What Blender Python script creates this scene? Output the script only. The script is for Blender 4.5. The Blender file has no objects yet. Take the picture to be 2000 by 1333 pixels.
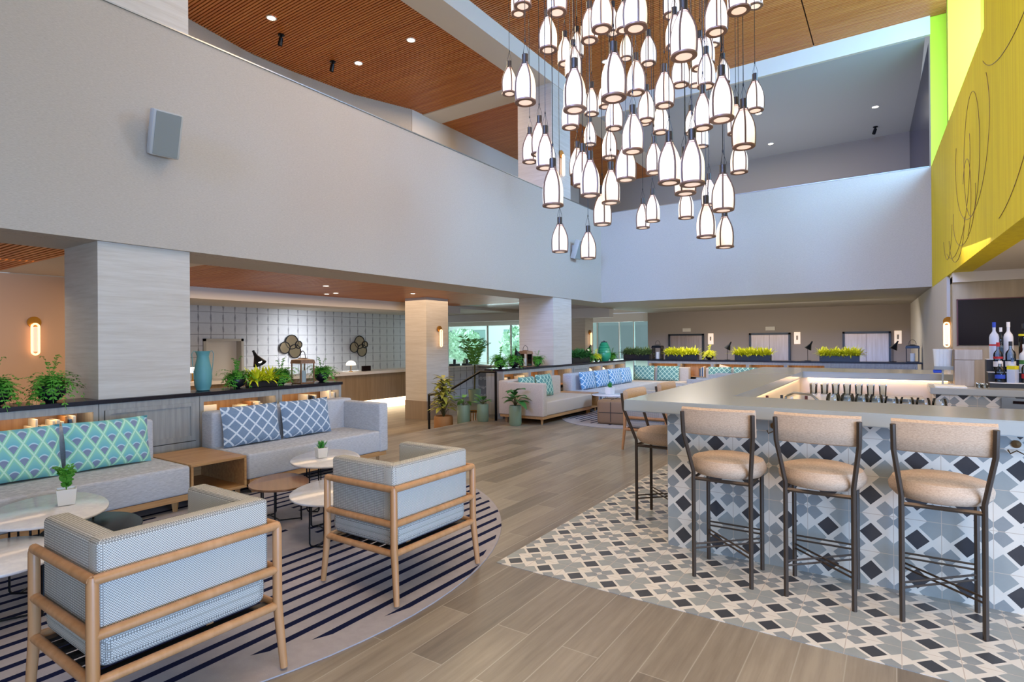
import bpy, bmesh, math, random
from mathutils import Vector, Matrix
PI = math.pi
SC = bpy.context.scene
COL = SC.collection
random.seed(7)

# ------------------------------------------------------------------ camera
H = 1.54
yaw, pitch, roll = math.radians(34.09), math.radians(0.106), math.radians(0.42)
F = Vector((-math.sin(yaw)*math.cos(pitch), math.cos(yaw)*math.cos(pitch), math.sin(pitch)))
R0 = Vector((math.cos(yaw), math.sin(yaw), 0)); U0 = R0.cross(F)
R = R0*math.cos(roll) - U0*math.sin(roll); U = U0*math.cos(roll) + R0*math.sin(roll)
cam = bpy.data.cameras.new('camera'); cam_o = bpy.data.objects.new('camera', cam); COL.objects.link(cam_o)
cam_o.matrix_world = Matrix(((R.x, U.x, -F.x, 0), (R.y, U.y, -F.y, 0), (R.z, U.z, -F.z, H), (0, 0, 0, 1)))
cam.sensor_width = 36; cam.lens = 36*1102/2000; cam.clip_end = 200
SC.camera = cam_o

# ------------------------------------------------------------------ world, lights, exposure
SC.view_settings.view_transform = 'Standard'; SC.view_settings.look = 'None'
SC.view_settings.exposure = -0.12; SC.view_settings.gamma = 1; SC.view_settings.use_curve_mapping = False
w = bpy.data.worlds.new('sky'); SC.world = w; w.use_nodes = True
bg = w.node_tree.nodes['Background']; bg.inputs[0].default_value = (0.84, 0.9, 1.0, 1); bg.inputs[1].default_value = 0.38

def area(name, loc, target, sx, sy, power, color, spread=180):
    l = bpy.data.lights.new(name, 'AREA'); l.shape = 'RECTANGLE'; l.size = sx; l.size_y = sy
    l.energy = power; l.color = color; l.spread = math.radians(spread)
    o = bpy.data.objects.new(name, l); COL.objects.link(o); o.location = loc
    o.rotation_euler = (Vector(target)-Vector(loc)).to_track_quat('-Z', 'Y').to_euler()
    return o
COOL = (0.70, 0.84, 1.0); WARM = (1.0, 0.72, 0.46); NEUT = (1.0, 0.9, 0.78)
area('daylight_rear_glazing', (-2.0, -3.6, 3.4), (-2.6, 8, 1.8), 8, 2.4, 40, (0.55, 0.75, 1.0))
area('daylight_side_glazing', (5.6, -0.2, 1.3), (-6.5, 4.0, 1.6), 5.5, 2.3, 850, (0.32, 0.56, 1.0))
area('daylight_clerestory', (2.9, 10.2, 6.6), (-4.5, 13.4, 3.2), 4.6, 2.6, 1400, (0.30, 0.56, 1.0))
area('fascia_blue_fill', (-2.4, -3.0, 5.6), (-3.0, 13.8, 3.6), 5.0, 2.4, 270, (0.26, 0.44, 1.0), 44)  # added blue fill aimed at the back fascia; no window stands there
area('left_wall_warm_fill', (-3.8, 5.6, 7.7), (-6.7, 5.6, 3.9), 1.0, 6.5, 110, (1.0, 0.64, 0.34), 130)  # added warm fill to tint the left wall, not a ceiling fixture
area('bar_front_warm_fill', (0.2, 0.6, 7.7), (0.2, 3.6, 0.6), 3.0, 3.0, 125, (1.0, 0.72, 0.48), 80)  # added overhead fill warming bar edge, near floor and tiles; no fittings there
area('yellow_wall_fill', (-5.2, 8.0, 7.6), (0.7, 7.5, 3.8), 1.2, 5.0, 200, (1.0, 0.86, 0.6), 120)  # added fill that brightens the yellow wall, has no real lamp
area('daylight_entrance', (-11.5, 20.6, 1.5), (-10.5, 12, 1.2), 7, 2.0, 170, (0.75, 0.93, 1.0))
area('atrium_downlights', (-3.4, 3.2, 7.6), (-3.4, 3.2, 0), 4.5, 5.0, 120, (0.80, 0.90, 1.0))
area('lobby_downlights', (-9.2, 7.5, 2.56), (-9.2, 7.5, 0), 2.6, 7, 150, WARM)
area('lobby_desk_downlights', (-13.8, 10.5, 2.45), (-15.4, 10.5, 1.2), .6, 9, 150, (0.92, 0.95, 1.0), 120)
area('lobby_near_downlights', (-9.2, 1.6, 2.56), (-9.8, 1.8, 0.3), 2.0, 3, 60, WARM)
area('lounge_far_downlights', (-3.2, 17.0, 2.5), (-3.2, 18.4, 0), 6, 1.6, 170, NEUT)
area('lounge_seating_downlights', (-4.4, 14.6, 2.5), (-4.6, 14.6, 0), 3.4, 1.2, 60, NEUT)
area('bar_alcove_downlights', (2.4, 8.0, 2.5), (2.2, 8.2, 0), 2.6, 5.0, 130, WARM)
area('bar_front_downlights', (1.8, 2.0, 2.45), (0.2, 3.9, 0.6), 1.6, 1.6, 55, NEUT)
area('daylight_exterior', (-22, 25, 13), (-23, 32, 0), 16, 10, 9000, (0.96, 1, 1))
area('mezzanine_downlights', (-3, 17, 7.4), (-3, 17, 4), 5, 3, 90, (1.0, 0.97, 0.95))
area('mezzanine_uplight', (-3, 17, 3.3), (-3, 17, 7), 5, 2, 70, (0.95, 0.96, 1.0))
area('upper_lobby_downlights', (-8.6, 7.5, 7.4), (-8.6, 7.5, 4), 2.0, 8, 170, WARM)

# ------------------------------------------------------------------ material helpers
def lin(c):
    if isinstance(c, str):
        c = [int(c[i:i+2], 16)/255 for i in (0, 2, 4)]
        c = [x/12.92 if x <= .04045 else ((x+.055)/1.055)**2.4 for x in c]
    return (c[0], c[1], c[2], 1)
class Mat:
    def __init__(s, name, color=(.8, .8, .8), rough=.6, metal=0, spec=.5):
        s.m = bpy.data.materials.new(name); s.m.use_nodes = True; s.nt = s.m.node_tree
        s.b = s.nt.nodes['Principled BSDF']
        s.set('Base Color', lin(color)); s.set('Roughness', rough); s.set('Metallic', metal); s.set('Specular IOR Level', spec)
        s._tc = None
    def set(s, k, v):
        if hasattr(v, 'is_linked') or hasattr(v, 'links'): s.nt.links.new(v, s.b.inputs[k])
        else: s.b.inputs[k].default_value = v
    def n(s, t, **kw):
        nd = s.nt.nodes.new(t)
        for k, v in kw.items(): setattr(nd, k, v)
        return nd
    def inp(s, nd, i, v):
        if v is None: return
        if hasattr(v, 'links'): s.nt.links.new(v, nd.inputs[i])
        else: nd.inputs[i].default_value = v
    def ma(s, op, a, b=None, c=None):
        nd = s.n('ShaderNodeMath', operation=op); s.inp(nd, 0, a); s.inp(nd, 1, b); s.inp(nd, 2, c); return nd.outputs[0]
    def co(s):
        if s._tc is None:
            s._tc = s.n('ShaderNodeTexCoord').outputs['Object']
        return s._tc
    def xyz(s):
        nd = s.n('ShaderNodeSeparateXYZ'); s.inp(nd, 0, s.co()); return nd.outputs[0], nd.outputs[1], nd.outputs[2]
    def vec(s, x, y, z=0.0):
        nd = s.n('ShaderNodeCombineXYZ'); s.inp(nd, 0, x); s.inp(nd, 1, y); s.inp(nd, 2, z); return nd.outputs[0]
    def mapp(s, sc=(1, 1, 1), rot=(0, 0, 0), loc=(0, 0, 0)):
        nd = s.n('ShaderNodeMapping'); s.inp(nd, 0, s.co()); nd.inputs['Scale'].default_value = sc
        nd.inputs['Rotation'].default_value = rot; nd.inputs['Location'].default_value = loc; return nd.outputs[0]
    def noise(s, v=None, scale=5, detail=3, rough=.5):
        nd = s.n('ShaderNodeTexNoise'); s.inp(nd, 'Vector', v if v is not None else s.co())
        nd.inputs['Scale'].default_value = scale; nd.inputs['Detail'].default_value = detail; nd.inputs['Roughness'].default_value = rough
        return nd.outputs['Fac']
    def mix(s, f, a, b):
        nd = s.n('ShaderNodeMix', data_type='RGBA'); s.inp(nd, 0, f)
        s.inp(nd, 6, lin(a) if not hasattr(a, 'links') else a); s.inp(nd, 7, lin(b) if not hasattr(b, 'links') else b)
        return nd.outputs[2]
    def ramp(s, f, stops):
        nd = s.n('ShaderNodeValToRGB'); s.inp(nd, 0, f); cr = nd.color_ramp
        while len(cr.elements) < len(stops): cr.elements.new(.5)
        for e, (p, c) in zip(cr.elements, stops): e.position = p; e.color = lin(c)
        return nd.outputs[0]
    def bump(s, h, dist=.002, st=.6):
        nd = s.n('ShaderNodeBump'); nd.inputs['Distance'].default_value = dist; nd.inputs['Strength'].default_value = st
        s.inp(nd, 'Height', h); s.nt.links.new(nd.outputs[0], s.b.inputs['Normal'])
    def emit(s, c, st): s.set('Emission Color', lin(c)); s.set('Emission Strength', st)
MT = {}
def simple(k, c, rough=.5, metal=0, spec=.5, emit=None):
    m = Mat(k, c, rough, metal, spec)
    if emit: m.emit(*emit)
    MT[k] = m.m; return m

simple('cream_paint', 'D8D0C4', .8); simple('white_paint', 'E4E2DE', .7); simple('mezz_paint', 'B4B6BC', .8)
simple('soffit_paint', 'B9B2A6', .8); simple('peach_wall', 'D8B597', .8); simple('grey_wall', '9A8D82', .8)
simple('black_metal', '15171B', .4, .6); simple('strap_brown', '5E4434', .5, .1); simple('bronze', '8A6650', .45, .3); simple('brown_metal', '3B332B', .45, .5)
simple('stool_metal', '4A3E34', .42, .4); simple('brass', 'B8863C', .3, .9); simple('steel', 'A9ACAD', .28, 1)
simple('dark_steel', '3A3D40', .4, .8); simple('white_ceramic', 'EDEBE8', .3); simple('black_pot', '1B1A20', .35)
simple('black_counter', '1C1B24', .25); simple('vase_teal', '5E9A9B', .5); simple('candle', 'EFEAE0', .5)
simple('screen', '1A1012', .25, 0, .12); simple('soil', '2A2119', .9); simple('paper', 'E8E0CF', .8); simple('paper_brown', 'A9794A', .8)
simple('book_red', '8C4A3A', .7); simple('book_blue', '4A6584', .7); simple('dark_cover', '332C28', .7)
simple('warm_strip', 'FFD9A0', .5, emit=('FFD8A8', 9)); simple('sconce_glow', 'FFE0B8', .5, emit=('FFC58A', 2.6))
simple('downlight_glow', 'FFFFFF', .5, emit=('FFEBCF', 14)); simple('sign_glow', 'FFF2E0', .5, emit=('FFE0C4', .5))
simple('toe_glow', 'FFE9C8', .5, emit=('FFE2B8', 4)); simple('lamp_glow', 'FFF6E8', .5, emit=('FFF0DC', 5))
simple('inner_wall', 'F3E2CC', .55); simple('bar_stone', 'A9ADAB', .18, 0, .6); simple('stone_edge', 'CFCBC4', .3)
simple('leaf_fern', '4F9A2C', .55); simple('leaf_lime', 'E2E024', .55); simple('leaf_grass', '3E9A3A', .55)
simple('leaf_dark', '3E7838', .45); simple('leaf_palm', '6CAE50', .5); simple('leaf_olive', '6F8445', .55); simple('leaf_var', 'A8A444', .5)
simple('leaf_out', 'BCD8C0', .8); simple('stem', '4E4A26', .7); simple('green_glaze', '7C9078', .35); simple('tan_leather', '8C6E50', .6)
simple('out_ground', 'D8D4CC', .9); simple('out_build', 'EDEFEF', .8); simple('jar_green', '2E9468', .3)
simple('label_white', 'E9E9EC', .6); simple('label_red', 'B0202A', .6); simple('label_blue', '2146B8', .5); simple('label_yellow', 'D8CE1E', .6)
simple('label_green', '3E7A3A', .6); simple('cap_dark', '1A1A1E', .4); simple('plastic_cup', 'DADFE0', .3); simple('amber', '6A3410', .15)
simple('outlet_brass', '6B5030', .4, .7); simple('speaker_body', 'B9B7AE', .6); simple('speaker_grille', '8B8E86', .8)
simple('red_rubber', '5A2420', .5); simple('mirror_bronze', 'A89880', .2, .8); simple('navy_panel', '23264A', .25)
simple('terracotta_seat', 'B08A66', .5); simple('piping_grey', 'ABA79E', .9)

def glass(k, tint, alpha_t=.85):
    m = Mat(k, tint, .05); nt = m.nt
    tr = nt.nodes.new('ShaderNodeBsdfTransparent'); tr.inputs[0].default_value = lin(tint)
    gl = nt.nodes.new('ShaderNodeBsdfGlossy'); gl.inputs['Roughness'].default_value = .04
    fr = nt.nodes.new('ShaderNodeFresnel'); fr.inputs[0].default_value = 1.5
    mx = nt.nodes.new('ShaderNodeMixShader'); nt.links.new(fr.outputs[0], mx.inputs[0])
    nt.links.new(tr.outputs[0], mx.inputs[1]); nt.links.new(gl.outputs[0], mx.inputs[2])
    nt.links.new(mx.outputs[0], nt.nodes['Material Output'].inputs[0]); MT[k] = m.m
glass('clear_glass', 'F2F6F6'); glass('aqua_glass', 'E2F6F4'); glass('bottle_glass', 'C9DCEF'); glass('whisky_glass', '9A5A22'); glass('green_glass', '4FB488')

# wallpaper with fine horizontal grain
def m_wallpaper():
    m = Mat('wallpaper', rough=.85)
    nz = m.noise(m.mapp((12, 12, 160)), 3, 4, .6)
    m.set('Base Color', m.ramp(nz, [(.3, 'AEA394'), (.7, 'C6BCAE')])); m.bump(nz, .0015, .35); MT['wallpaper'] = m.m
m_wallpaper()
def m_travertine():
    m = Mat('travertine', rough=.42)
    nz = m.noise(m.mapp((.8, .8, 14)), 2.2, 6, .65)
    n2 = m.noise(m.mapp((3, 3, 60)), 2, 3, .5)
    c = m.mix(m.ma('MULTIPLY', n2, .35), m.ramp(nz, [(.3, 'C4BBAE'), (.5, 'D0C9BE'), (.7, 'DAD4CA')]), 'B8AEA0')
    m.set('Base Color', c); MT['travertine'] = m.m
m_travertine()
def m_woodgrain(k, c1, c2, axis, rough=.45, fine=40):
    sc = [fine]*3; sc[axis] = fine*.05
    m = Mat(k, rough=rough); nz = m.noise(m.mapp(tuple(sc)), 1.0, 4, .6)
    m.set('Base Color', m.ramp(nz, [(.3, c1), (.7, c2)])); m.bump(nz, .0008, .3); MT[k] = m.m
m_woodgrain('slat_wood', 'BC6A2C', 'D88E48', 0, .38, 14)
m_woodgrain('oak', 'A8784A', 'C69A66', 2, .45, 30)
m_woodgrain('oak_x', 'A8784A', 'C89C68', 0, .42, 30)
m_woodgrain('cabinet_wood', '8C8C88', 'A6A49E', 2, .55, 30)
m_woodgrain('chair_wood', 'AE7C4C', 'C8966A', 2, .38, 18)
m_woodgrain('desk_wood', '8E7658', 'A68E70', 2, .5, 18)
m_woodgrain('panel_stone', 'A08F70', 'B6A484', 2, .5, 8)
m_woodgrain('skirt_stone', '8C7A66', 'A08C76', 2, .5, 8)
m_woodgrain('walnut', '6E4A30', '8C6242', 0, .35, 20)
simple('slat_dark', '2E140A', .9)
m_woodgrain('glossy_panel', '8A6C50', '9E8060', 0, .08, 3)
m_woodgrain('brushed', '9A8A7C', 'AE9E90', 2, .42, 30); MT['brushed'].node_tree.nodes['Principled BSDF'].inputs['Metallic'].default_value = 1

def m_floor():
    m = Mat('plank_floor', rough=.33)
    x, y, z = m.xyz(); v = m.vec(y, x, 0.0)
    br = m.n('ShaderNodeTexBrick'); m.inp(br, 'Vector', v); br.offset = .37
    br.inputs['Scale'].default_value = 1; br.inputs['Brick Width'].default_value = 1.25; br.inputs['Row Height'].default_value = .2
    br.inputs['Mortar Size'].default_value = .0028; br.inputs['Mortar Smooth'].default_value = .1
    br.inputs['Color1'].default_value = (0, 0, 0, 1); br.inputs['Color2'].default_value = (1, 1, 1, 1); br.inputs['Mortar'].default_value = (.5, .5, .5, 1)
    gr = m.noise(m.mapp((16, .9, 1)), 1.6, 6, .65); bl = m.noise(m.mapp((2.5, 1.0, 1)), 1.3, 4, .6)
    t = m.ma('ADD', m.ma('MULTIPLY', br.outputs[0], .30), m.ma('ADD', m.ma('MULTIPLY', gr, .6), m.ma('MULTIPLY', bl, .35)))
    c = m.ramp(t, [(.3, '60564A'), (.55, '807465'), (.85, '9E9280')])
    c = m.mix(m.ma('MULTIPLY', br.outputs[1], .55), c, 'B8B0A2')
    m.set('Base Color', c); m.bump(gr, .001, .25); MT['plank_floor'] = m.m
m_floor()
def m_tile(k, ax, o, rough=.3):
    m = Mat(k, rough=rough); q = m.xyz(); T = .235
    u = m.ma('DIVIDE', m.ma('SUBTRACT', q[ax[0]], o[0]), T); v = m.ma('DIVIDE', m.ma('SUBTRACT', q[ax[1]], o[1]), T)
    iu, iv = m.ma('FLOOR', u), m.ma('FLOOR', v); a, b = m.ma('SUBTRACT', u, iu), m.ma('SUBTRACT', v, iv)
    p = m.ma('FLOORED_MODULO', m.ma('ADD', iu, iv), 2.0)
    a = m.ma('ADD', m.ma('MULTIPLY', a, m.ma('SUBTRACT', 1.0, p)), m.ma('MULTIPLY', m.ma('SUBTRACT', 1.0, a), p))
    s_ = m.ma('ADD', a, b); s1 = m.ma('MINIMUM', s_, m.ma('SUBTRACT', 2.0, s_)); d1 = m.ma('ABSOLUTE', m.ma('SUBTRACT', a, b))
    t_ = m.ma('ADD', m.ma('SUBTRACT', 1.0, a), b); s2 = m.ma('MINIMUM', t_, m.ma('SUBTRACT', 2.0, t_)); d2 = m.ma('ABSOLUTE', m.ma('SUBTRACT', s_, 1.0))
    lt = lambda x, y: m.ma('LESS_THAN', x, y)
    dark = m.ma('MULTIPLY', lt(d1, .26), lt(d2, .26))
    big = m.ma('MULTIPLY', lt(s2, .64), lt(d2, .29))
    pet = m.ma('MULTIPLY', m.ma('MULTIPLY', lt(s1, .56), m.ma('GREATER_THAN', s1, .10)), lt(d1, .2))
    gro = m.ma('MINIMUM', m.ma('MINIMUM', a, m.ma('SUBTRACT', 1.0, a)), m.ma('MINIMUM', b, m.ma('SUBTRACT', 1.0, b)))
    nz = m.noise(None, 9, 3, .6)
    c = m.mix(m.ma('MULTIPLY', nz, .35), 'DDD6CA', 'C4BAAA')
    c = m.mix(big, c, m.mix(nz, '8C908E', 'A2A5A0')); c = m.mix(pet, c, m.mix(nz, '848787', '969A99'))
    c = m.mix(dark, c, m.mix(nz, '343437', '46464A')); c = m.mix(lt(gro, .008), c, 'BDAFA0')
    m.set('Base Color', c); MT[k] = m.m
m_tile('tile_floor', (0, 1), (-2.094, 3.41), .36); m_tile('tile_front', (0, 2), (-.01, .449), .25); m_tile('tile_side', (1, 2), (4.18, .449), .25)
def m_fabric(k, c1, c2, scale=220, bump=.0015, streak=None, rough=.9):
    m = Mat(k, rough=rough, spec=.2)
    v = m.mapp(streak) if streak else m.co()
    nz = m.noise(v, scale, 3, .7); m.set('Base Color', m.ramp(nz, [(.35, c1), (.65, c2)])); m.bump(nz, bump, .5); MT[k] = m.m
m_fabric('linen', 'AEAFB3', 'CDCDD0', 1, .001, (25, 25, 260))
m_fabric('linen_beige', 'BDAEA0', 'D2C4B6', 1, .001, (60, 60, 200))
m_fabric('stool_fabric', 'B89C84', 'D2B89E', 1, .001, (90, 90, 260))
def m_weave():
    m = Mat('weave', rough=.9, spec=.2); x, y, z = m.xyz(); k = 2*PI/.010
    s = lambda t: m.ma('SINE', m.ma('MULTIPLY', t, k))
    sx_, sy_, sz_ = s(x), s(y), s(z); a = m.ma('ADD', m.ma('MULTIPLY', sx_, sz_), m.ma('MULTIPLY', sy_, sz_)); b = m.ma('MULTIPLY', sx_, sy_)
    h = m.ma('MULTIPLY_ADD', m.ma('ADD', a, b), .5, .5)
    m.set('Base Color', m.ramp(h, [(.2, '84827C'), (.55, 'C6C2B8'), (.9, 'E0DDD4')])); m.bump(h, .002, .7); MT['weave'] = m.m
m_weave()
def m_lattice(k, base1, base2, line, cell, ogee=False):
    m = Mat(k, rough=.9, spec=.2); x, y, z = m.xyz()
    if not ogee:
        p = m.ma('DIVIDE', m.ma('ADD', x, m.ma('MULTIPLY', z, 1.0)), cell); q = m.ma('DIVIDE', m.ma('SUBTRACT', x, m.ma('MULTIPLY', z, 1.0)), cell)
        dp = m.ma('ABSOLUTE', m.ma('SUBTRACT', m.ma('FRACT', p), .5)); dq = m.ma('ABSOLUTE', m.ma('SUBTRACT', m.ma('FRACT', q), .5))
        ln = m.ma('LESS_THAN', m.ma('MINIMUM', dp, dq), .08)
        nz = m.noise(None, 90, 2, .6); c = m.mix(ln, m.mix(nz, base1, base2), line)
    else:
        cx, cz = cell, cell*1.6
        u = m.ma('DIVIDE', x, cx); v = m.ma('DIVIDE', z, cz)
        p = m.ma('ADD', u, v); q = m.ma('SUBTRACT', u, v)
        fp, fq = m.ma('FRACT', p), m.ma('FRACT', q)
        dp = m.ma('ABSOLUTE', m.ma('SUBTRACT', fp, .5)); dq = m.ma('ABSOLUTE', m.ma('SUBTRACT', fq, .5))
        edge = m.ma('SUBTRACT', .5, m.ma('MAXIMUM', dp, dq))          # 0 at the lattice lines
        loc_v = m.ma('MULTIPLY', m.ma('SUBTRACT', fp, fq), .5)           # -.5..+.5 height in the diamond
        hh_ = m.ma('SUBTRACT', m.ma('ADD', fp, fq), 1.0); t = m.ma('ADD', m.ma('MULTIPLY_ADD', m.ma('MULTIPLY', hh_, hh_), .35, loc_v), .5)
        body = m.ramp(t, [(.0, '8A9CB0'), (.42, '828EA8'), (.46, 'C6E4EA'), (.50, '78BAC4'), (.85, '90D0C0')])
        c = m.mix(m.ma('LESS_THAN', edge, .12), body, '9AD6B4'); c = m.mix(m.ma('LESS_THAN', edge, .045), c, line)
    m.set('Base Color', c); m.bump(m.noise(None, 260, 2, .6), .001, .4); MT[k] = m.m
m_lattice('blue_lattice', '7088A2', '8C9EB4', 'D9E2EA', .15)
m_lattice('green_ogee', '', '', 'C9EFD6', .13, True)
m_lattice('green_lattice', '5E8E88', '76A498', 'CBE4CC', .13)
m_lattice('azure_lattice', '5E92C0', '78A4CC', 'E0EEF8', .135)
def m_rug(k, x0, cx, cy, r, per=.128):
    m = Mat(k, rough=1, spec=.1); x, y, z = m.xyz()
    u = m.ma('DIVIDE', m.ma('SUBTRACT', x, x0), per); n = m.ma('FLOOR', u); f = m.ma('SUBTRACT', u, n)
    h = m.ma('FRACT', m.ma('MULTIPLY', m.ma('SINE', m.ma('MULTIPLY', n, 12.9898)), 437.585))
    h2 = m.ma('FRACT', m.ma('MULTIPLY', m.ma('SINE', m.ma('MULTIPLY', n, 78.233)), 137.31))
    st = m.ma('LESS_THAN', m.ma('ABSOLUTE', m.ma('SUBTRACT', f, .5)), .17)
    dx = m.ma('SUBTRACT', x, cx); half = m.ma('SQRT', m.ma('MAXIMUM', m.ma('SUBTRACT', r*r, m.ma('MULTIPLY', dx, dx)), 0.0))
    lo = m.ma('ADD', m.ma('SUBTRACT', cy, half), m.ma('MULTIPLY_ADD', h, .35, .35))
    st = m.ma('MULTIPLY', st, m.ma('GREATER_THAN', y, lo))
    hi = m.ma('SUBTRACT', m.ma('ADD', cy, half), m.ma('MULTIPLY', h2, .12)); st = m.ma('MULTIPLY', st, m.ma('LESS_THAN', y, hi))
    gap = m.ma('MULTIPLY', m.ma('LESS_THAN', m.ma('ABSOLUTE', m.ma('SUBTRACT', y, m.ma('MULTIPLY_ADD', h2, .7, cy+.25))), .3), m.ma('LESS_THAN', x, cx+1.35))
    st = m.ma('MULTIPLY', st, m.ma('SUBTRACT', 1.0, gap))
    nz = m.noise(None, 14, 4, .6)
    m.set('Base Color', m.mix(st, m.mix(nz, '989294', 'B0A9AA'), '151B3A')); m.bump(m.noise(None, 300, 2, .7), .003, .5); MT[k] = m.m
m_rug('rug_near', -2.80, -4.97, 2.32, 2.717); m_rug('rug_far', -4.4, -4.4, 11.3, 2.1)
def m_lobbytile():
    m = Mat('lobby_tile', rough=.4); x, y, z = m.xyz()
    u = m.ma('DIVIDE', y, .33); v = m.ma('DIVIDE', z, .30)
    fu, fv = m.ma('FRACT', u), m.ma('FRACT', v)
    eu = m.ma('ABSOLUTE', m.ma('SUBTRACT', fu, .5)); ev = m.ma('ABSOLUTE', m.ma('SUBTRACT', fv, .5))
    nz = m.noise(None, 12, 4, .7)
    blot = m.ma('GREATER_THAN', m.ma('ADD', eu, m.ma('MULTIPLY', nz, .12)), m.ma('MULTIPLY_ADD', ev, .12, .485))
    e1 = m.ma('GREATER_THAN', m.ma('MAXIMUM', eu, ev), .478)
    c = m.mix(nz, 'D6D8DC', 'BFC2C8'); c = m.mix(m.ma('MULTIPLY', blot, .75), c, '6E7280'); c = m.mix(e1, c, '8A8C92')
    m.set('Base Color', c); MT['lobby_tile'] = m.m
m_lobbytile()
def m_yellow():
    m = Mat('yellow_mural', rough=.7); nz = m.noise(m.mapp((5, 5, .25)), 3, 5, .6)
    m.set('Base Color', m.ramp(nz, [(.3, 'DEC400'), (.55, 'EAD400'), (.8, 'F2E00C')])); MT['yellow_mural'] = m.m
    m = Mat('lime_reveal', 'C6E020', .6); MT['lime_reveal'] = m.m
m_yellow()
def m_pendant():
    m = Mat('opal_glass', 'C8C0B4', .3); x, y, z = m.xyz()
    t = m.ma('DIVIDE', z, .40)
    m.set('Emission Color', m.ramp(t, [(0.0, 'FFE2C0'), (.3, 'FFF0DC'), (.7, 'FFEAD2'), (1.0, 'F4B888')]))
    m.set('Emission Strength', .86); MT['opal_glass'] = m.m
    m = Mat('opal_disc', 'FFE9DC', .4); m.emit('FFDFC8', .75); MT['opal_disc'] = m.m
m_pendant()

# ------------------------------------------------------------------ mesh helpers
def BM(): return bmesh.new()
def xf(bm, vs, M):
    if M is not None: bmesh.ops.transform(bm, matrix=M, verts=vs)
def box(bm, x0, x1, y0, y1, z0, z1, M=None, bev=0, seg=2):
    r = bmesh.ops.create_cube(bm, size=1); vs = r['verts']
    for v in vs:
        v.co = Vector((x0 if v.co.x < 0 else x1, y0 if v.co.y < 0 else y1, z0 if v.co.z < 0 else z1))
    if bev:
        es = list({e for v in vs for e in v.link_edges})
        before = set(bm.verts)-set(vs)
        bmesh.ops.bevel(bm, geom=es, offset=bev, segments=seg, affect='EDGES', profile=.5)
        vs = [v for v in bm.verts if v not in before]
    xf(bm, vs, M); return vs
def quad(bm, pts):
    return bm.faces.new([bm.verts.new(p) for p in pts])
def tube(bm, pts, r, n=8, closed=False, flat=1.0, rs=None):
    pts = [Vector(p) for p in pts]; N = len(pts); rings = []
    ref = None
    for i, p in enumerate(pts):
        if closed: t = (pts[(i+1) % N]-pts[i-1])
        else: t = (pts[min(i+1, N-1)]-pts[max(i-1, 0)])
        t.normalize()
        if ref is None: ref = Vector((0, 0, 1)) if abs(t.z) < .9 else Vector((1, 0, 0))
        a = t.cross(ref)
        if a.length < 1e-4: a = t.cross(Vector((1, .3, 0)))
        a.normalize(); b = t.cross(a).normalized(); ref = a.cross(t)
        rr = rs[i] if rs else r
        rings.append([bm.verts.new(p+(a*math.cos(2*PI*k/n)+b*math.sin(2*PI*k/n)*flat)*rr) for k in range(n)])
    for i in range(N if closed else N-1):
        A, B = rings[i], rings[(i+1) % N]
        for k in range(n): bm.faces.new((A[k], A[(k+1) % n], B[(k+1) % n], B[k]))
    if not closed:
        bm.faces.new(list(reversed(rings[0]))); bm.faces.new(rings[-1])
    return [v for rg in rings for v in rg]
def lathe(bm, prof, n=20, c=(0, 0, 0), cap=True, sx=1, sy=1):
    rings = [[bm.verts.new((c[0]+r*sx*math.cos(2*PI*k/n), c[1]+r*sy*math.sin(2*PI*k/n), c[2]+z)) for k in range(n)] for r, z in prof]
    for A, B in zip(rings, rings[1:]):
        for k in range(n): bm.faces.new((A[k], A[(k+1) % n], B[(k+1) % n], B[k]))
    if cap:
        if prof[0][0] > 1e-4: bm.faces.new(list(reversed(rings[0])))
        if prof[-1][0] > 1e-4: bm.faces.new(rings[-1])
    return [v for rg in rings for v in rg]
def obj(name, bm, mat, parent=None, smooth=None, loc=None, rz=0):
    bmesh.ops.recalc_face_normals(bm, faces=bm.faces)
    me = bpy.data.meshes.new(name); bm.to_mesh(me); bm.free()
    o = bpy.data.objects.new(name, me); COL.objects.link(o)
    for mm in (mat if isinstance(mat, (list, tuple)) else [mat]): me.materials.append(MT[mm])
    if smooth:
        for p in me.polygons: p.use_smooth = True
        try: me.set_sharp_from_angle(angle=math.radians(smooth if smooth is not True else 40))
        except Exception: pass
    if parent: o.parent = parent
    if loc: o.location = loc
    if rz: o.rotation_euler[2] = rz
    return o
def tag(o, label, cat, group=None, kind=None):
    o['label'] = label; o['category'] = cat
    if group: o['group'] = group
    if kind: o['kind'] = kind
    return o
def thing(name, label, cat, loc=(0, 0, 0), rz=0, group=None):
    o = bpy.data.objects.new(name, None); COL.objects.link(o); o.location = loc; o.rotation_euler = (0, 0, rz)
    o.empty_display_size = .1
    return tag(o, label, cat, group)
def struct(name, bm, mat, smooth=None, parent=None):
    o = obj(name, bm, mat, parent, smooth)
    if not parent: o['kind'] = 'structure'
    return o
def sbox(name, mat, *a, bev=0):
    bm = BM(); box(bm, *a, bev=bev); return struct(name, bm, mat)
def kids(o): return [c for c in bpy.data.objects if c.parent == o]
def dup(root, loc, rz=0, label=None, group=None, sc=None):
    def cp(o, par):
        c = o.copy(); COL.objects.link(c)
        if par: c.parent = par
        for k in kidmap.get(o.name, []): cp(k, c)
        return c
    kidmap = {}
    for o in bpy.data.objects:
        if o.parent: kidmap.setdefault(o.parent.name, []).append(o)
    r = cp(root, None); r.location = loc; r.rotation_euler = (0, 0, rz)
    if label: r['label'] = label
    if group: r['group'] = group
    if sc: r.scale = (sc, sc, sc)
    return r

def WX(y): return .63+(13.8-y)*.036     # plane of the right (yellow) wall

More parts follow.
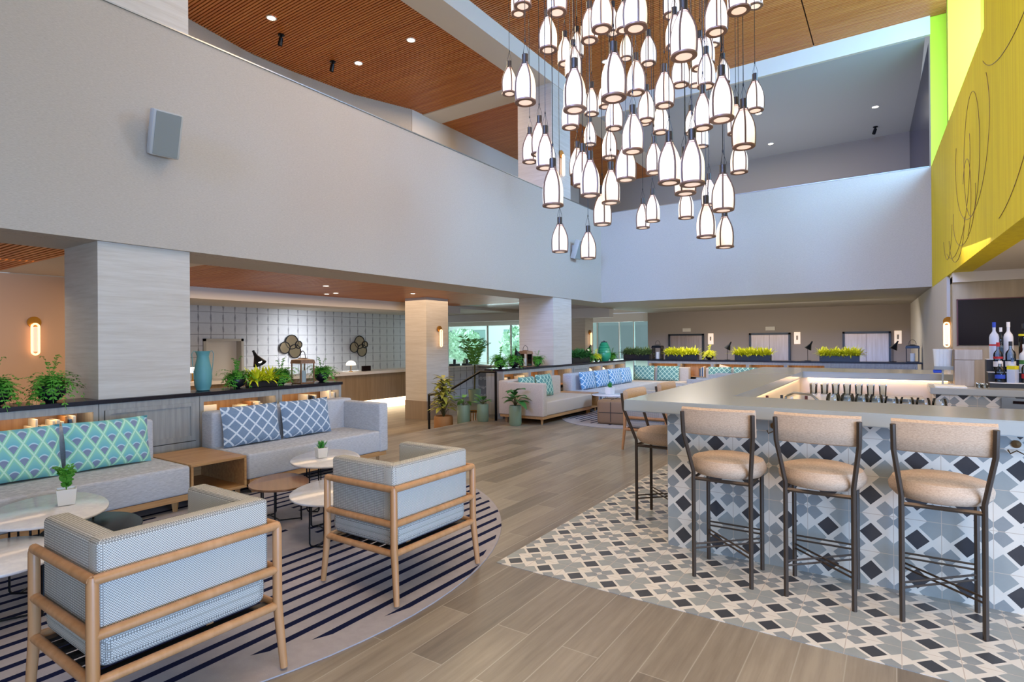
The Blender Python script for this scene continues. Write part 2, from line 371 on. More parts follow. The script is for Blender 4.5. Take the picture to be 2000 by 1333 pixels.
# ------------------------------------------------------------------ room shell
bm = BM(); box(bm, -6.85, 6, -4, 20, -.4, 0); struct('floor', bm, 'plank_floor')
bm = BM(); box(bm, -26, -6.85, -4, 21.0, -.5, -.3); struct('floor', bm, 'plank_floor')
bm = BM(); box(bm, -7.2, -6.85, 5.3, 9.3, -.3, -.15); struct('floor', bm, 'plank_floor')
bm = BM(); v = [(-2.306, 3.195), (4, 3.195), (4, 11.2), (-2.40, 11.2)]
for z in (.004, 0.0005): quad(bm, [(x, y, z) for x, y in v])
for i in range(4):
    a, b = v[i], v[(i+1) % 4]; quad(bm, [(a[0], a[1], 0), (b[0], b[1], 0), (b[0], b[1], .004), (a[0], a[1], .004)])
struct('floor', bm, 'tile_floor')
# left fascia, soffit, metal cap
sbox('wall_left', 'wallpaper', -6.75, -6.45, -4, 14.1, 2.57, 4.95)
sbox('trim_1', 'steel', -6.76, -6.435, -4, 13.8, 4.95, 4.965)
sbox('ceiling', 'soffit_paint', -7.4, -6.75, -4, 20.4, 2.572, 2.95)
# back fascia
bm = BM(); quad(bm, [(-6.45, 13.8, 2.57), (WX(13.8), 13.8, 2.57), (WX(13.8), 13.8, 4.93), (-6.45, 13.8, 4.93)])
quad(bm, [(-6.45, 14.1, 2.57), (WX(13.8), 14.1, 2.57), (WX(13.8), 14.1, 4.93), (-6.45, 14.1, 4.93)])
quad(bm, [(-6.45, 13.8, 2.57), (WX(13.8), 13.8, 2.57), (WX(13.8), 14.1, 2.57), (-6.45, 14.1, 2.57)])
quad(bm, [(-6.45, 13.8, 4.93), (WX(13.8), 13.8, 4.93), (WX(13.8), 14.1, 4.93), (-6.45, 14.1, 4.93)])
struct('wall_back', bm, 'wallpaper')
sbox('trim_2', 'steel', -6.45, .6, 13.79, 14.12, 4.93, 4.945)
# under-mezzanine ceiling at the back
bm = BM(); box(bm, -6.75, .8, 14.1, 20.4, 2.572, 2.95); struct('ceiling', bm, 'soffit_paint')
sbox('wall_back', 'grey_wall', -7.5, .5, 20.0, 20.3, -.3, 2.6)
# upper level: mezzanine floor, ceiling, far wall
sbox('ceiling', 'mezz_paint', -6.45, .55, 13.81, 20, 7.5, 7.9)
sbox('wall_back', 'grey_wall', -11, .5, 19.8, 20.0, 2.95, 7.9)
# main atrium slatted ceiling
def slats(x0, x1, y0, y1, z, pitch=.058, fw=.6, h=.03, seam=()):
    bm = BM(); box(bm, x0, x1, y0, y1, z+h, z+h+.03)
    for f in bm.faces: f.material_index = 1
    y = y0
    while y < y1-.01:
        n0 = len(bm.faces)
        xs = [x0]+[s for s in seam]+[x1]
        for a, b in zip(xs, xs[1:]):
            aa = a+(.012 if a != x0 else 0); bb = b-(.012 if b != x1 else 0)
            box(bm, aa, bb, y, min(y+pitch*fw, y1), z, z+h)
        y += pitch
    return struct('ceiling', bm, ['slat_wood', 'slat_dark'])
slats(-6.45, 2.2, -4, 13.8, 7.86, seam=(-1.38,))
# perimeter beam around the atrium
sbox('trim_3', 'cream_paint', -7.06, -6.45, -4, 20, 7.5, 7.95)
sbox('trim_4', 'cream_paint', -10.9, -7.06, 10.95, 11.65, 7.5, 7.95)
sbox('trim_5', 'cream_paint', -6.45, .63, 13.72, 13.8, 7.5, 7.95)
slats(-10.9, -7.06, -4, 10.95, 7.52)
slats(-10.3, -7.06, 11.65, 19.8, 7.52)
# curved textured wall at the upper left
cp = [(-9.6, 2.0), (-10.3, 4.0), (-10.667, 5.184), (-10.93, 6.665), (-10.894, 7.558), (-10.708, 9.099), (-10.185, 10.541)]
bm = BM()
for (a, b), (c, d) in zip(cp, cp[1:]):
    quad(bm, [(a, b, 4.9), (c, d, 4.9), (c, d, 7.56), (a, b, 7.56)])
struct('wall_left', bm, 'wallpaper', 60)
sbox('wall_left', 'cream_paint', -10.5, -10.18, 10.55, 19.8, 2.9, 7.56)
sbox('floor', 'soffit_paint', -11, -6.75, -4, 20, 2.95, 3.1)

# right wall: yellow mural with a deep clerestory opening
def wy(bm, y0, y1, z0, z1, off=0, th=.0):
    quad(bm, [(WX(y0)+off, y0, z0), (WX(y1)+off, y1, z0), (WX(y1)+off, y1, z1), (WX(y0)+off, y0, z1)])
bm = BM(); wy(bm, -4, 13.8, 2.55, 4.93); wy(bm, -4, 8.0, 4.93, 7.9); wy(bm, -4, 13.8, 2.55, 4.93, .25); wy(bm, -4, 8.0, 4.93, 7.9, .25)
quad(bm, [(WX(-4), -4, 2.55), (WX(13.8), 13.8, 2.55), (WX(13.8)+.25, 13.8, 2.55), (WX(-4)+.25, -4, 2.55)])
yw = struct('wall_right', bm, 'yellow_mural')
# scribbled thin lines of the mural
def scribble(cy, cz, ry, rz_, a0, a1, tilt=0):
    pts = []
    for i in range(41):
        a = math.radians(a0+(a1-a0)*i/40); y = ry*math.cos(a); z = rz_*math.sin(a)
        yy = cy+y*math.cos(tilt)-z*math.sin(tilt); zz = cz+y*math.sin(tilt)+z*math.cos(tilt)
        pts.append((WX(yy)-.004, yy, zz))
    return pts
for s in ((9.0, 3.95, 1.3, .9, 150, 380), (8.9, 3.8, .6, .75, -190, 170), (9.6, 3.3, 1.0, .5, 170, 370), (10.6, 3.9, 1.6, 1.15, 170, 300),
          (10.3, 3.15, .8, .5, 180, 350), (6.5, 5.0, 1.8, .8, 190, 330), (11.3, 3.5, .6, .7, 200, 330), (9.3, 3.35, .35, .5, 30, 260), (7.6, 4.6, 2.4, 1.9, 200, 262)):
    bm = BM(); tube(bm, scribble(*s), .0028, 5); obj('mural_line', bm, 'walnut', yw)
bm = BM()
quad(bm, [(WX(8), 8.0, 4.93), (WX(13.8), 13.8, 4.93), (2.0, 13.8, 4.93), (2.1, 8.0, 4.93)])
quad(bm, [(WX(13.8), 13.8, 4.93), (2.0, 13.8, 4.93), (2.0, 13.8, 7.9), (WX(13.8), 13.8, 7.9)])
quad(bm, [(WX(8), 8.0, 4.93), (2.1, 8.0, 4.93), (2.1, 8.0, 7.9), (WX(8), 8.0, 7.9)])
box(bm, WX(11.4)+.02, WX(11.4)+.42, 11.2, 11.45, 4.93, 7.9)
box(bm, 1.1, 1.5, 13.3, 13.8, 4.93, 7.9)
struct('wall_right', bm, 'lime_reveal')
bm = BM(); quad(bm, [(2.05, 8.0, 4.93), (2.0, 13.8, 4.93), (2.0, 13.8, 7.86), (2.05, 8.0, 7.86)]); struct('window_1', bm, 'clear_glass')
# dark glazed panel at the end of the mezzanine
bm = BM(); quad(bm, [(WX(14.1), 14.1, 4.95), (WX(19.8), 19.8, 4.95), (WX(19.8), 19.8, 7.5), (WX(14.1), 14.1, 7.5)]); struct('wall_right', bm, 'navy_panel')
# right side, ground level
bm = BM(); quad(bm, [(WX(11.5), 11.5, -.3), (WX(20), 20, -.3), (WX(20), 20, 2.57), (WX(11.5), 11.5, 2.57)])
quad(bm, [(WX(11.5), 11.5, 0), (WX(11.5)+.5, 11.5, 0), (WX(11.5)+.5, 11.5, 2.57), (WX(11.5), 11.5, 2.57)]); struct('wall_right', bm, 'cream_paint')
bm = BM(); quad(bm, [(WX(-4)+.25, -4, 2.551), (WX(13)+.25, 13, 2.551), (6, 13, 2.551), (6, -4, 2.551)]); struct('ceiling', bm, 'cream_paint')
sbox('wall_right', 'panel_stone', WX(11)+.02, 4, 11.0, 11.4, 0, 2.5)
sbox('trim_6', 'cream_paint', WX(11)+.02, 4, 10.9, 11.4, 2.4, 2.55)
sbox('wall_right', 'cream_paint', 4, 4.2, 3, 11.4, 0, 2.55)

# lower left ceiling of the lobby
slats(-10.8, -7.4, 4.0, 12.9, 2.62, .06, .6)
slats(-10.8, -7.4, -3.5, 2.6, 2.62, .06, .6)
sbox('ceiling', 'cream_paint', -10.8, -7.4, 2.6, 4.0, 2.62, 2.95)
sbox('ceiling', 'glossy_panel', -10.8, -7.4, 12.9, 20, 2.62, 2.95)
sbox('ceiling', 'cream_paint', -22, -10.8, 3.6, 21, 2.56, 2.95)
sbox('trim_7', 'cream_paint', -11.5, -10.8, 4.0, 13.2, 2.40, 2.56)
sbox('wall_left', 'peach_wall', -11.1, -10.9, -4, 4.7, -.3, 2.62)
sbox('wall_left', 'cream_paint', -10.9, -10.75, -1.0, 2.3, -.3, 2.62)
# lobby feature wall with door opening
bm = BM(); X = -15.0
quad(bm, [(X, 3, -.3), (X, 7.757, -.3), (X, 7.757, 2.56), (X, 3, 2.56)]); quad(bm, [(X, 8.739, -.3), (X, 16.5, -.3), (X, 16.5, 2.56), (X, 8.739, 2.56)])
quad(bm, [(X, 7.757, 1.62), (X, 8.739, 1.62), (X, 8.739, 2.56), (X, 7.757, 2.56)])
struct('wall_left', bm, 'lobby_tile')
d = thing('door_1', 'beige door leaf in the patterned reception wall, left of the mirrors', 'door'); d['kind'] = 'structure'
bm = BM(); box(bm, -15.28, -15.2, 7.757, 8.739, -.3, 1.62); obj('door_panel', bm, 'cream_paint', d)
bm = BM(); box(bm, -15.3, -14.95, 7.70, 7.77, -.3, 1.69); box(bm, -15.3, -14.95, 8.73, 8.80, -.3, 1.69); box(bm, -15.3, -14.95, 7.70, 8.80, 1.62, 1.69); obj('door_frame', bm, 'soffit_paint', d)
sbox('wall_left', 'white_paint', -22, -15.05, 16.5, 16.7, -.3, 2.56)
# beams and white light bulkhead near the entrance
sbox('trim_8', 'white_paint', -17, -7.4, 16.4, 16.7, 2.30, 2.62)
sbox('trim_9', 'white_paint', -20, -7.5, 20.7, 21.0, 2.30, 2.62)

# glazed entrance facade
xs = [-19, -17.9, -15.5, -14.2, -12.4, -10.45, -9.95, -9.0, -8.4, -7.5]
for i, (a, b) in enumerate(zip(xs, xs[1:])):
    bm = BM(); box(bm, a+.02, b-.02, 20.9, 20.92, -.3, 2.30); wn = struct('window_%d' % (i+2), bm, 'aqua_glass')
    bm = BM(); box(bm, b-.02, b+.02, 20.86, 20.96, -.3, 2.3); fr = obj('window_frame', bm, 'white_paint', wn)
sbox('ground', 'out_ground', -60, 10, 21.0, 60, -.5, -.32)['label'] = 'pale paved ground outside the glass entrance'

# columns
def column(x0, x1, y0, y1, z0, z1, lbl, skirt=False, over=False):
    o = thing('column', lbl, 'column'); o['kind'] = 'structure'
    bm = BM()
    if over: box(bm, x0, x1, y0, y1, 1.001, z1); box(bm, x0, -6.9, y0, y1, z0, 1.001)
    else: box(bm, x0, x1, y0, y1, z0, z1)
    obj('shaft', bm, 'travertine', o)
    if skirt:
        bm = BM(); box(bm, x0-.012, x1+.012, y0-.012, y1+.012, z0, z0+.45); obj('skirting', bm, 'skirt_stone', o)
column(-7.35, -6.5, 2.32, 3.2, -.3, 7.5, 'travertine-clad column rising from the near counter beside the teal jug', over=True)
column(-7.4, -6.47, 11.25, 12.14, -.3, 7.5, 'travertine-clad column rising from the far counter', over=True)
column(-9.86, -9.17, 9.93, 10.72, -.3, 2.62, 'stone-clad column on the lower lobby floor by the handrail', True)
column(-9.1, -8.5, 16.9, 17.5, -.3, 2.62, 'slim pale column near the glass entrance')

# elevators
for i, (a, b) in enumerate(((-6.64, -5.52), (-3.92, -2.80), (-1.24, -.13))):
    o = thing('door_%d' % (i+2), ['elevator doors furthest left, behind the leftmost lime planter', 'middle elevator doors in the taupe back wall', 'right-hand elevator doors above the right lime planter'][i], 'elevator', group='elevators'); o['kind'] = 'structure'
    m = (a+b)/2
    for p, q in ((a, m-.005), (m+.005, b)):
        bm = BM(); box(bm, p, q, 19.95, 20.0, -.3, 1.72); obj('door_leaf', bm, 'brushed', o)
    bm = BM(); box(bm, a-.06, a, 19.9, 20.0, -.3, 1.78); box(bm, b, b+.06, 19.9, 20.0, -.3, 1.78); box(bm, a-.06, b+.06, 19.9, 20.0, 1.72, 1.78); obj('door_frame', bm, 'dark_steel', o)
for x, l in ((-5.231, 'slim lit wall panel between left and middle elevators'), (-2.547, 'slim lit wall panel between middle and right elevators'), (.1, 'slim lit wall panel right of the right elevator')):
    o = thing('wall_light', l, 'wall light', (x, 19.98, 1.6), group='lit panels between the elevators')
    bm = BM(); box(bm, -.09, .09, -.04, .0, -.19, .19, bev=.008); obj('glow_panel', bm, 'sign_glow', o)
    bm = BM(); box(bm, -.025, .025, -.045, -.04, -.06, .08); obj('emblem', bm, 'grey_wall', o)
for x, l in ((-6.06, 'small pale sign above the left elevator'), (-3.34, 'small pale sign above the middle elevator')):
    bm = BM(); box(bm, x-.14, x+.14, 19.96, 20.0, 1.86, 1.98); tag(obj('elevator_sign', bm, 'cream_paint'), l, 'sign')

# ------------------------------------------------------------------ low counters between platform and lobby
def counter_top(name, pts, lbl):
    bm = BM(); n = len(pts)
    top = [bm.verts.new((x, y, 1.0)) for x, y in pts]; bot = [bm.verts.new((x, y, .96)) for x, y in pts]
    bm.faces.new(top); bm.faces.new(list(reversed(bot)))
    for i in range(n): bm.faces.new((top[i], bot[i], bot[(i+1) % n], top[(i+1) % n]))
    tag(obj(name, bm, 'black_counter'), lbl, 'counter top')
counter_top('counter_top', [(-6.44, -3), (-6.44, 5.25), (-6.88, 5.25), (-6.88, -3)], 'black counter top carrying ferns, jug and lantern behind the near sofas')
counter_top('counter_top', [(-6.44, 9.18), (-6.44, 15.98), (.54, 15.98), (.52, 16.5), (-6.9, 16.5), (-6.9, 9.18)], 'black L-shaped counter top carrying planters behind the far sofas')

def cabinet(L, kind, lbl, loc, rz, group):
    """local: x along, +y outwards (front at y=0), depth .42"""
    o = thing('low_cabinet', lbl, 'cabinet', loc, rz, group)
    bm = BM(); D = .42
    box(bm, .006, L-.006, -D+.002, -D+.02, .08, .955); box(bm, .003, .045, -D, -.0, .08, .96); box(bm, L-.045, L-.003, -D, 0, .08, .96)
    box(bm, .044, L-.044, -D+.01, -.004, .925, .958); box(bm, .044, L-.044, -.024, -.001, .89, .957); box(bm, .044, L-.044, -D+.01, -.004, .085, .46); box(bm, .03, L-.03, -D+.01, -.03, 0, .085)
    obj('carcass', bm, 'cabinet_wood', o)
    if kind == 'doors':
        bm = BM(); box(bm, .05, L-.05, -.03, .0, .472, .895); bmesh.ops.recalc_face_normals(bm, faces=bm.faces)
        box(bm, .05, L-.05, -.005, .012, .855, .895); box(bm, .05, L-.05, -.005, .012, .475, .53)
        box(bm, .05, .10, -.005, .012, .53, .855); box(bm, L-.10, L-.05, -.005, .012, .53, .855)
        dr = obj('door', bm, 'cabinet_wood', o)
        bm = BM(); box(bm, .05, L-.05, -.02, .012, .12, .466); obj('drawer', bm, 'cabinet_wood', o)
    else:
        bm = BM(); box(bm, .05, L-.05, -.40, -.02, .52, .535); obj('shelf', bm, 'oak', o)
        bm = BM(); box(bm, .05, L-.05, -.395, -.385, .54, .895); obj('back_panel', bm, 'oak', o)
        bm = BM(); box(bm, .08, L-.08, -.12, -.05, .915, .922); obj('light_strip', bm, 'warm_strip', o)
    return o
CG = 'open and closed units of the near counter'
R90 = -PI/2   # local +y -> world +x ; local +x -> world -y
names = {0: 'open shelf', 1: 'doors'}
seams = [(-.61, .362, 'open', 'leftmost cabinet unit under the near counter, mostly out of view'), (.362, 1.333, 'open', 'open lit cabinet behind the left teal cushion'),
         (1.333, 2.305, 'open', 'open lit cabinet with pale book stack behind the right teal cushion'), (2.305, 3.274, 'doors', 'closed grey cabinet with panelled door under the big column'),
         (3.274, 4.259, 'open', 'open lit cabinet with framed print behind the left blue lattice cushion'), (4.259, 5.233, 'open', 'open lit cabinet at the end of the near counter')]
for a, b, k, l in seams: cabinet(b-a, k, l, (-6.45, b, 0), R90, CG)
CG2 = 'open and closed units of the far counter'
sm = [9.2, 10.2, 11.2, 12.15, 13.0, 13.8, 14.6, 15.4]
lb = ['open lit cabinet at the stair end of the far counter', 'open lit cabinet behind the far teal cushions', 'open cabinet left of the far column', 'closed cabinet under the far column',
      'open lit cabinet behind the left azure cushion', 'open lit cabinet behind the middle azure cushion', 'open lit cabinet in the far corner']
for i in range(7):
    cabinet(sm[i+1]-sm[i], 'doors' if i == 3 else 'open', lb[i], (-6.45, sm[i+1], 0), R90, CG2)
xx = -6.0
lb = ['open lit unit behind the green cushions of the corner sofa', 'open lit unit with a leaning magazine', 'open unit behind the far green cushions', 'open unit left of the middle lime planter', 'open unit behind the bar corner', 'open unit under the right lime planter', 'last open unit before the right wall']
for i in range(7):
    cabinet(.93, 'open' if i < 5 else 'doors', lb[i]+' (back run)', (xx+.92, 15.99, 0), PI, CG2); xx += .922

# books and prints on the open shelves
BK = ['paper', 'paper', 'paper_brown', 'paper', 'book_blue', 'paper', 'dark_cover']
ORD = ['first from the left', 'second from the left', 'third from the left', 'fourth from the left', 'fifth from the left', 'sixth from the left', 'seventh from the left', 'eighth from the left', 'ninth from the left', 'tenth from the left', 'last']
def books(x, y0, n, z=.535, lbl='', axis='y', lean=0, depth=.2, gap=.032, hmin=.2):
    for i in range(n):
        t = random.uniform(.018, .03); h = random.uniform(hmin, hmin+.1)
        bm = BM()
        M = Matrix.Rotation(math.radians(lean), 4, 'X')
        box(bm, -depth/2, depth/2, 0, t, 0, .004+h, M=None, bev=.002, seg=1)
        o = obj('book', bm, random.choice(BK))
        o.location = (x, y0+i*gap, z) if axis == 'y' else (x+i*gap, y0, z)
        if axis == 'x': o.rotation_euler = (0, 0, -PI/2)
        tag(o, 'book, %s %s' % (ORD[i], lbl), 'book', 'books in the row '+lbl)
books(-6.62, 1.80, 11, lbl='behind the right teal cushion', hmin=.24)
books(-6.62, 3.80, 10, lbl='behind the left blue lattice cushion', hmin=.2)
books(-6.62, 4.72, 5, lbl='behind the right blue lattice cushion', hmin=.22)
books(-6.62, 5.08, 3, lbl='at the very end of the near counter shelf', hmin=.25, gap=.036)
books(-6.62, 9.35, 7, lbl='at the stair end of the far counter', hmin=.2)
books(-6.62, 10.0, 4, lbl='behind the far teal cushions', hmin=.22)
books(-4.55, 16.15, 5, lbl='on the back counter beside the leaning magazine', axis='x', hmin=.2)
for y, l in ((12.6, 'pale vase-like lit bowl behind the first azure cushion'), (13.35, 'pale lit bowl behind the second azure cushion'), (14.15, 'pale lit bowl behind the third azure cushion')):
    bm = BM(); lathe(bm, [(.05, 0), (.12, .08), (.14, .18), (.10, .27), (.07, .3)], 16); tag(obj('bowl', bm, 'paper', None, True, (-6.64, y, .535)), l, 'bowl')
bm = BM(); box(bm, -.11, .11, -.01, .01, 0, .30); o = obj('framed_print', bm, 'paper', None, None, (-6.58, 3.42, .535), PI/2); tag(o, 'small framed print on the shelf left of the blue lattice sofa', 'picture')
bm = BM(); lathe(bm, [(.03, 0), (.03, .01), (.002, .07)], 3); q = obj('picture_motif', bm, 'grey_wall', o); q.location = (0, -.02, .1)
bm = BM(); box(bm, -.16, .16, -.01, .01, 0, .3, M=Matrix.Rotation(.25, 4, 'Y')); tag(obj('magazine', bm, 'paper', None, None, (-3.9, 16.1, .55)), 'pale magazine leaning open on the back counter shelf', 'magazine')

# ------------------------------------------------------------------ sofas, cushions, side tables
def sofa(L, arm, fabric, lbl, loc, rz, D=.97, group=None):
    """local: x along, back at y=0, front at y=D. arm: +1 at x=L, -1 at x=0, 0 none"""
    o = thing('sofa', lbl, 'sofa', loc, rz, group)
    bm = BM(); box(bm, 0, L, .02, D, .16, .42, bev=.025, seg=3); obj('seat', bm, fabric, o, 50)
    bm = BM(); a0, a1 = (0 if arm != -1 else .02), L
    box(bm, 0, L, 0, .24, .17, .80, bev=.03, seg=3); obj('backrest', bm, fabric, o, 50)
    if arm:
        bm = BM(); x0, x1 = (L-.14, L) if arm > 0 else (0, .14)
        box(bm, x0-.002, x1+.004, .01, D+.01, .155, .77, bev=.022, seg=3); obj('armrest', bm, fabric, o, 50)
    bm = BM(); box(bm, .02, L-.02, .03, D-.01, .105, .16); obj('plinth', bm, 'oak_x', o)
    for px in (.10, L-.10):
        for py in (.12, D-.08):
            bm = BM(); lathe(bm, [(.020, 0), (.034, .106)], 4, (px, py, 0)); obj('leg', bm, 'oak', o)
    return o
def pillow(mat, lbl, loc, rz, w_=.68, h=.44, t=.16, lean=.18, group=None):
    bm = BM(); N = 14
    g = {}
    for s in (1, -1):
        for i in range(N+1):
            for j in range(N+1):
                u, v = 2*i/N-1, 2*j/N-1
                if s < 0 and (i in (0, N) or j in (0, N)): g[s, i, j] = g[1, i, j]; continue
                pin = 1-.05*(u*u*(1-v*v)+v*v*(1-u*u))*0
                k = max(0, (1-u**4)*(1-v**4))**.55
                x = u*w_/2*(1-.035*(1-v*v)*abs(u)**3); z = v*h/2*(1-.05*(1-u*u)*abs(v)**3)
                g[s, i, j] = bm.verts.new((x, s*t/2*k, z+h/2))
        for i in range(N):
            for j in range(N):
                try: bm.faces.new((g[s, i, j], g[s, i+1, j], g[s, i+1, j+1], g[s, i, j+1]))
                except ValueError: pass
    xf(bm, list(bm.verts), Matrix.Rotation(lean, 4, 'X'))
    o = obj('cushion', bm, mat, None, True, loc, rz); return tag(o, lbl, 'cushion', group)
# local +y of these faces the room
def spil(x, y, mat, lbl, rz=R90, **k): return pillow(mat, lbl, (x, y, .425), rz, **k)
sofa(1.95, 1, 'linen', 'pale grey sofa at far left with two teal patterned cushions', (-6.34, 2.65, 0), R90, .95)
spil(-5.93, 1.515, 'green_ogee', 'teal ogee-patterned cushion cut by the left edge of the photo')
spil(-5.93, 2.21, 'green_ogee', 'teal ogee-patterned cushion at the right end of the left sofa')
SB = bpy.data.objects['sofa']
for c in list(kids(SB)):                       # the left sofa has no arm on its visible end: move the arm to the hidden end
    if c.name.startswith('armrest'): c.location.x = 0
sofa(1.9, -1, 'linen', 'pale grey sofa with blue lattice cushions and a tall arm at its right end', (-6.34, 5.13, 0), R90, .92)
spil(-5.93, 3.60, 'blue_lattice', 'blue white-lattice cushion nearer the wooden side table')
spil(-5.93, 4.31, 'blue_lattice', 'blue white-lattice cushion nearer the sofa arm')
def side_table(lbl, loc, rz, L=.54, D=.86):
    o = thing('side_table', lbl, 'side table', loc, rz)
    bm = BM(); box(bm, 0, L, 0, D, .395, .42, bev=.002, seg=1); box(bm, 0, L, 0, D, .10, .125); box(bm, 0, .022, 0, D, .12, .4); box(bm, L-.022, L, 0, D, .12, .4); box(bm, 0, L, 0, .02, .12, .4)
    obj('box_body', bm, 'oak_x', o)
    for px in (.06, L-.06):
        for py in (.1, D-.06):
            bm = BM(); lathe(bm, [(.018, 0), (.032, .1)], 4, (px, py, 0)); obj('leg', bm, 'oak', o)
side_table('open-fronted oak side table between the two near sofas', (-6.26, 3.20, 0), R90)
sofa(2.05, 1, 'linen_beige', 'sofa by the stairs with two teal cushions', (-6.34, 10.93, 0), R90, 1.0)
SB = [o for o in bpy.data.objects if o.name.startswith('sofa')][-1]
for c in kids(SB):
    if c.name.startswith('armrest'): pass
spil(-5.93, 9.35, 'green_lattice', 'teal lattice cushion nearest the stairs, half hidden by the sofa arm', w_=.55)
spil(-5.92, 9.98, 'green_lattice', 'teal lattice cushion to the right on the sofa by the stairs', w_=.6, h=.46)
side_table('small open wooden side table between the two far sofas', (-6.26, 11.37, 0), R90, .42, .86)
sofa(3.5, 0, 'linen', 'long pale sofa with azure lattice cushions by the far counter', (-6.34, 14.93, 0), R90, 1.0)
for y, l in ((11.95, 'azure lattice cushion furthest left on the long far sofa'), (12.72, 'azure lattice cushion second from left on the long far sofa'), (13.5, 'azure lattice cushion second from right on the long far sofa'), (14.2, 'azure lattice cushion furthest right on the long far sofa')):
    spil(-5.92, y, 'azure_lattice', l, w_=.72, h=.42)
sofa(1.55, 0, 'linen_beige', 'beige corner sofa with green lattice cushions against the back counter', (-4.72, 15.92, 0), PI, .95)
pillow('green_lattice', 'green lattice cushion in the sofa corner', (-5.95, 15.5, .425), PI, .62, .42)
pillow('green_lattice', 'green lattice cushion right of the sofa corner', (-5.25, 15.5, .425), PI, .64, .42)
sofa(1.9, 0, 'linen_beige', 'beige sofa half hidden behind the bar corner', (-2.35, 15.92, 0), PI, .95)
pillow('green_lattice', 'small green cushion on the sofa left of the bar corner', (-3.85, 15.5, .425), PI, .6, .42)
pillow('green_lattice', 'small green cushion showing just above the bar corner', (-3.2, 15.5, .425), PI, .6, .42)
sofa(1.8, 0, 'linen', 'grey sofa mostly hidden behind the bar top', (-.4, 15.92, 0), PI, .95)
pillow('blue_lattice', 'blue cushion peeking above the bar top', (-1.9, 15.5, .425), PI, .6, .42)
# trim: stair-end sofa needs its arm at the near end
# ------------------------------------------------------------------ rugs
def rug(mat, cx, cy, rx, ry, lbl):
    bm = BM(); P = [(max(-6.1, cx+rx*math.cos(2*PI*k/96)), cy+ry*math.sin(2*PI*k/96)) for k in range(96)]  # clipped behind the sofas
    P = [p for i, p in enumerate(P) if not (p[0] == -6.1 and P[i-1][0] == -6.1 and P[(i+1) % 96][0] == -6.1)]; n = len(P)
    t = [bm.verts.new((x, y, .008)) for x, y in P]; b = [bm.verts.new((x, y, 0.001)) for x, y in P]
    bm.faces.new(t); bm.faces.new(list(reversed(b)))
    for k in range(n): bm.faces.new((t[k], b[k], b[(k+1) % n], t[(k+1) % n]))
    tag(obj('rug', bm, mat), lbl, 'rug')
rug('rug_near', -4.97, 2.32, 2.717, 2.717, 'large round grey rug with navy stripes under the near armchairs')
rug('rug_far', -4.4, 11.3, 1.5, 2.1, 'round striped rug under the leather pouf')

# ------------------------------------------------------------------ armchairs
def armchair(lbl, loc, rz, fabric='weave', group='wood-frame armchairs', W=.74, D=.60):
    o = thing('armchair', lbl, 'chair', loc, rz, group)
    hw, hd = W/2, D/2
    # frame: back at y=-hd
    bm = BM()
    for z in (.675, .47, .30):
        tube(bm, [(-hw, -hd, z), (hw, -hd, z)], .0195, 10)
        for s in (-1, 1): tube(bm, [(s*hw, -hd, z), (s*hw, hd, z)], .0195, 10)
    tube(bm, [(-hw, hd, .30), (hw, hd, .30)], .0195, 10)
    obj('rails', bm, 'chair_wood', o, True)
    for sx in (-1, 1):
        for sy in (-1, 1):
            bm = BM(); p = (sx*hw, sy*hd)
            tube(bm, [(p[0]+sx*.012, p[1]+sy*.030, 0.012), (p[0]+sx*.002, p[1]+sy*.008, .24), (p[0], p[1], .32), (p[0], p[1], .66), (p[0], p[1], .688)], .021, 10, rs=[.017, .021, .022, .021, .014])
            obj('leg', bm, 'chair_wood', o, True)
    bm = BM()
    for k in range(7): y = -hd+.06+k*(D-.12)/6; box(bm, -hw+.02, hw-.02, y-.02, y+.02, .288, .302)
    obj('seat_slats', bm, 'black_metal', o)
    bm = BM(); box(bm, -hw+.03, hw-.03, -hd+.03, hd-.0, .315, .455, bev=.045, seg=4); obj('seat_cushion', bm, fabric, o, 60)
    bm = BM(); tube(bm, [(-hw+.06, hd-.002, .385), (-hw+.03, hd-.03, .385), (-hw+.03, -hd+.06, .385), (-hw+.06, -hd+.03, .385), (hw-.06, -hd+.03, .385), (hw-.03, -hd+.06, .385), (hw-.03, hd-.03, .385), (hw-.06, hd-.002, .385)], .0035, 6, closed=True); obj('piping', bm, 'piping_grey', o)
    bm = BM(); box(bm, -hw+.025, hw-.025, -hd+.025, -hd+.125, .43, .805, bev=.022, seg=4); obj('back_cushion', bm, fabric, o, 60)
    for s in (-1, 1):
        bm = BM(); a, b = sorted((s*(hw-.025), s*(hw-.125)))
        box(bm, a+(.001 if s < 0 else 0), b-(.001 if s > 0 else 0), -hd+.026, hd-.01, .431, .804, bev=.022, seg=4); obj('arm_cushion', bm, fabric, o, 60)
        bm = BM(); tube(bm, [(s*(hw-.05), -hd+.05, .803), (s*(hw-.05), hd-.03, .802)], .003, 6); obj('piping', bm, 'piping_grey', o)
    return o
ch = armchair('woven armchair with round oak rails nearest the camera at lower left', (-2.715, 1.21, .008), PI/2)
dup(ch, (-2.715, 2.70, .008), PI/2, 'woven oak-rail armchair beyond the nearest one, beside the plank floor')
for y, l in ((7.85, 'distant armchair just left of the bar corner'), (9.45, 'distant armchair second along behind the bar'), (11.15, 'distant armchair third along behind the bar'), (12.95, 'distant armchair furthest along behind the bar')):
    dup(ch, (-2.5-.045*y, y, 0), PI/2, l)

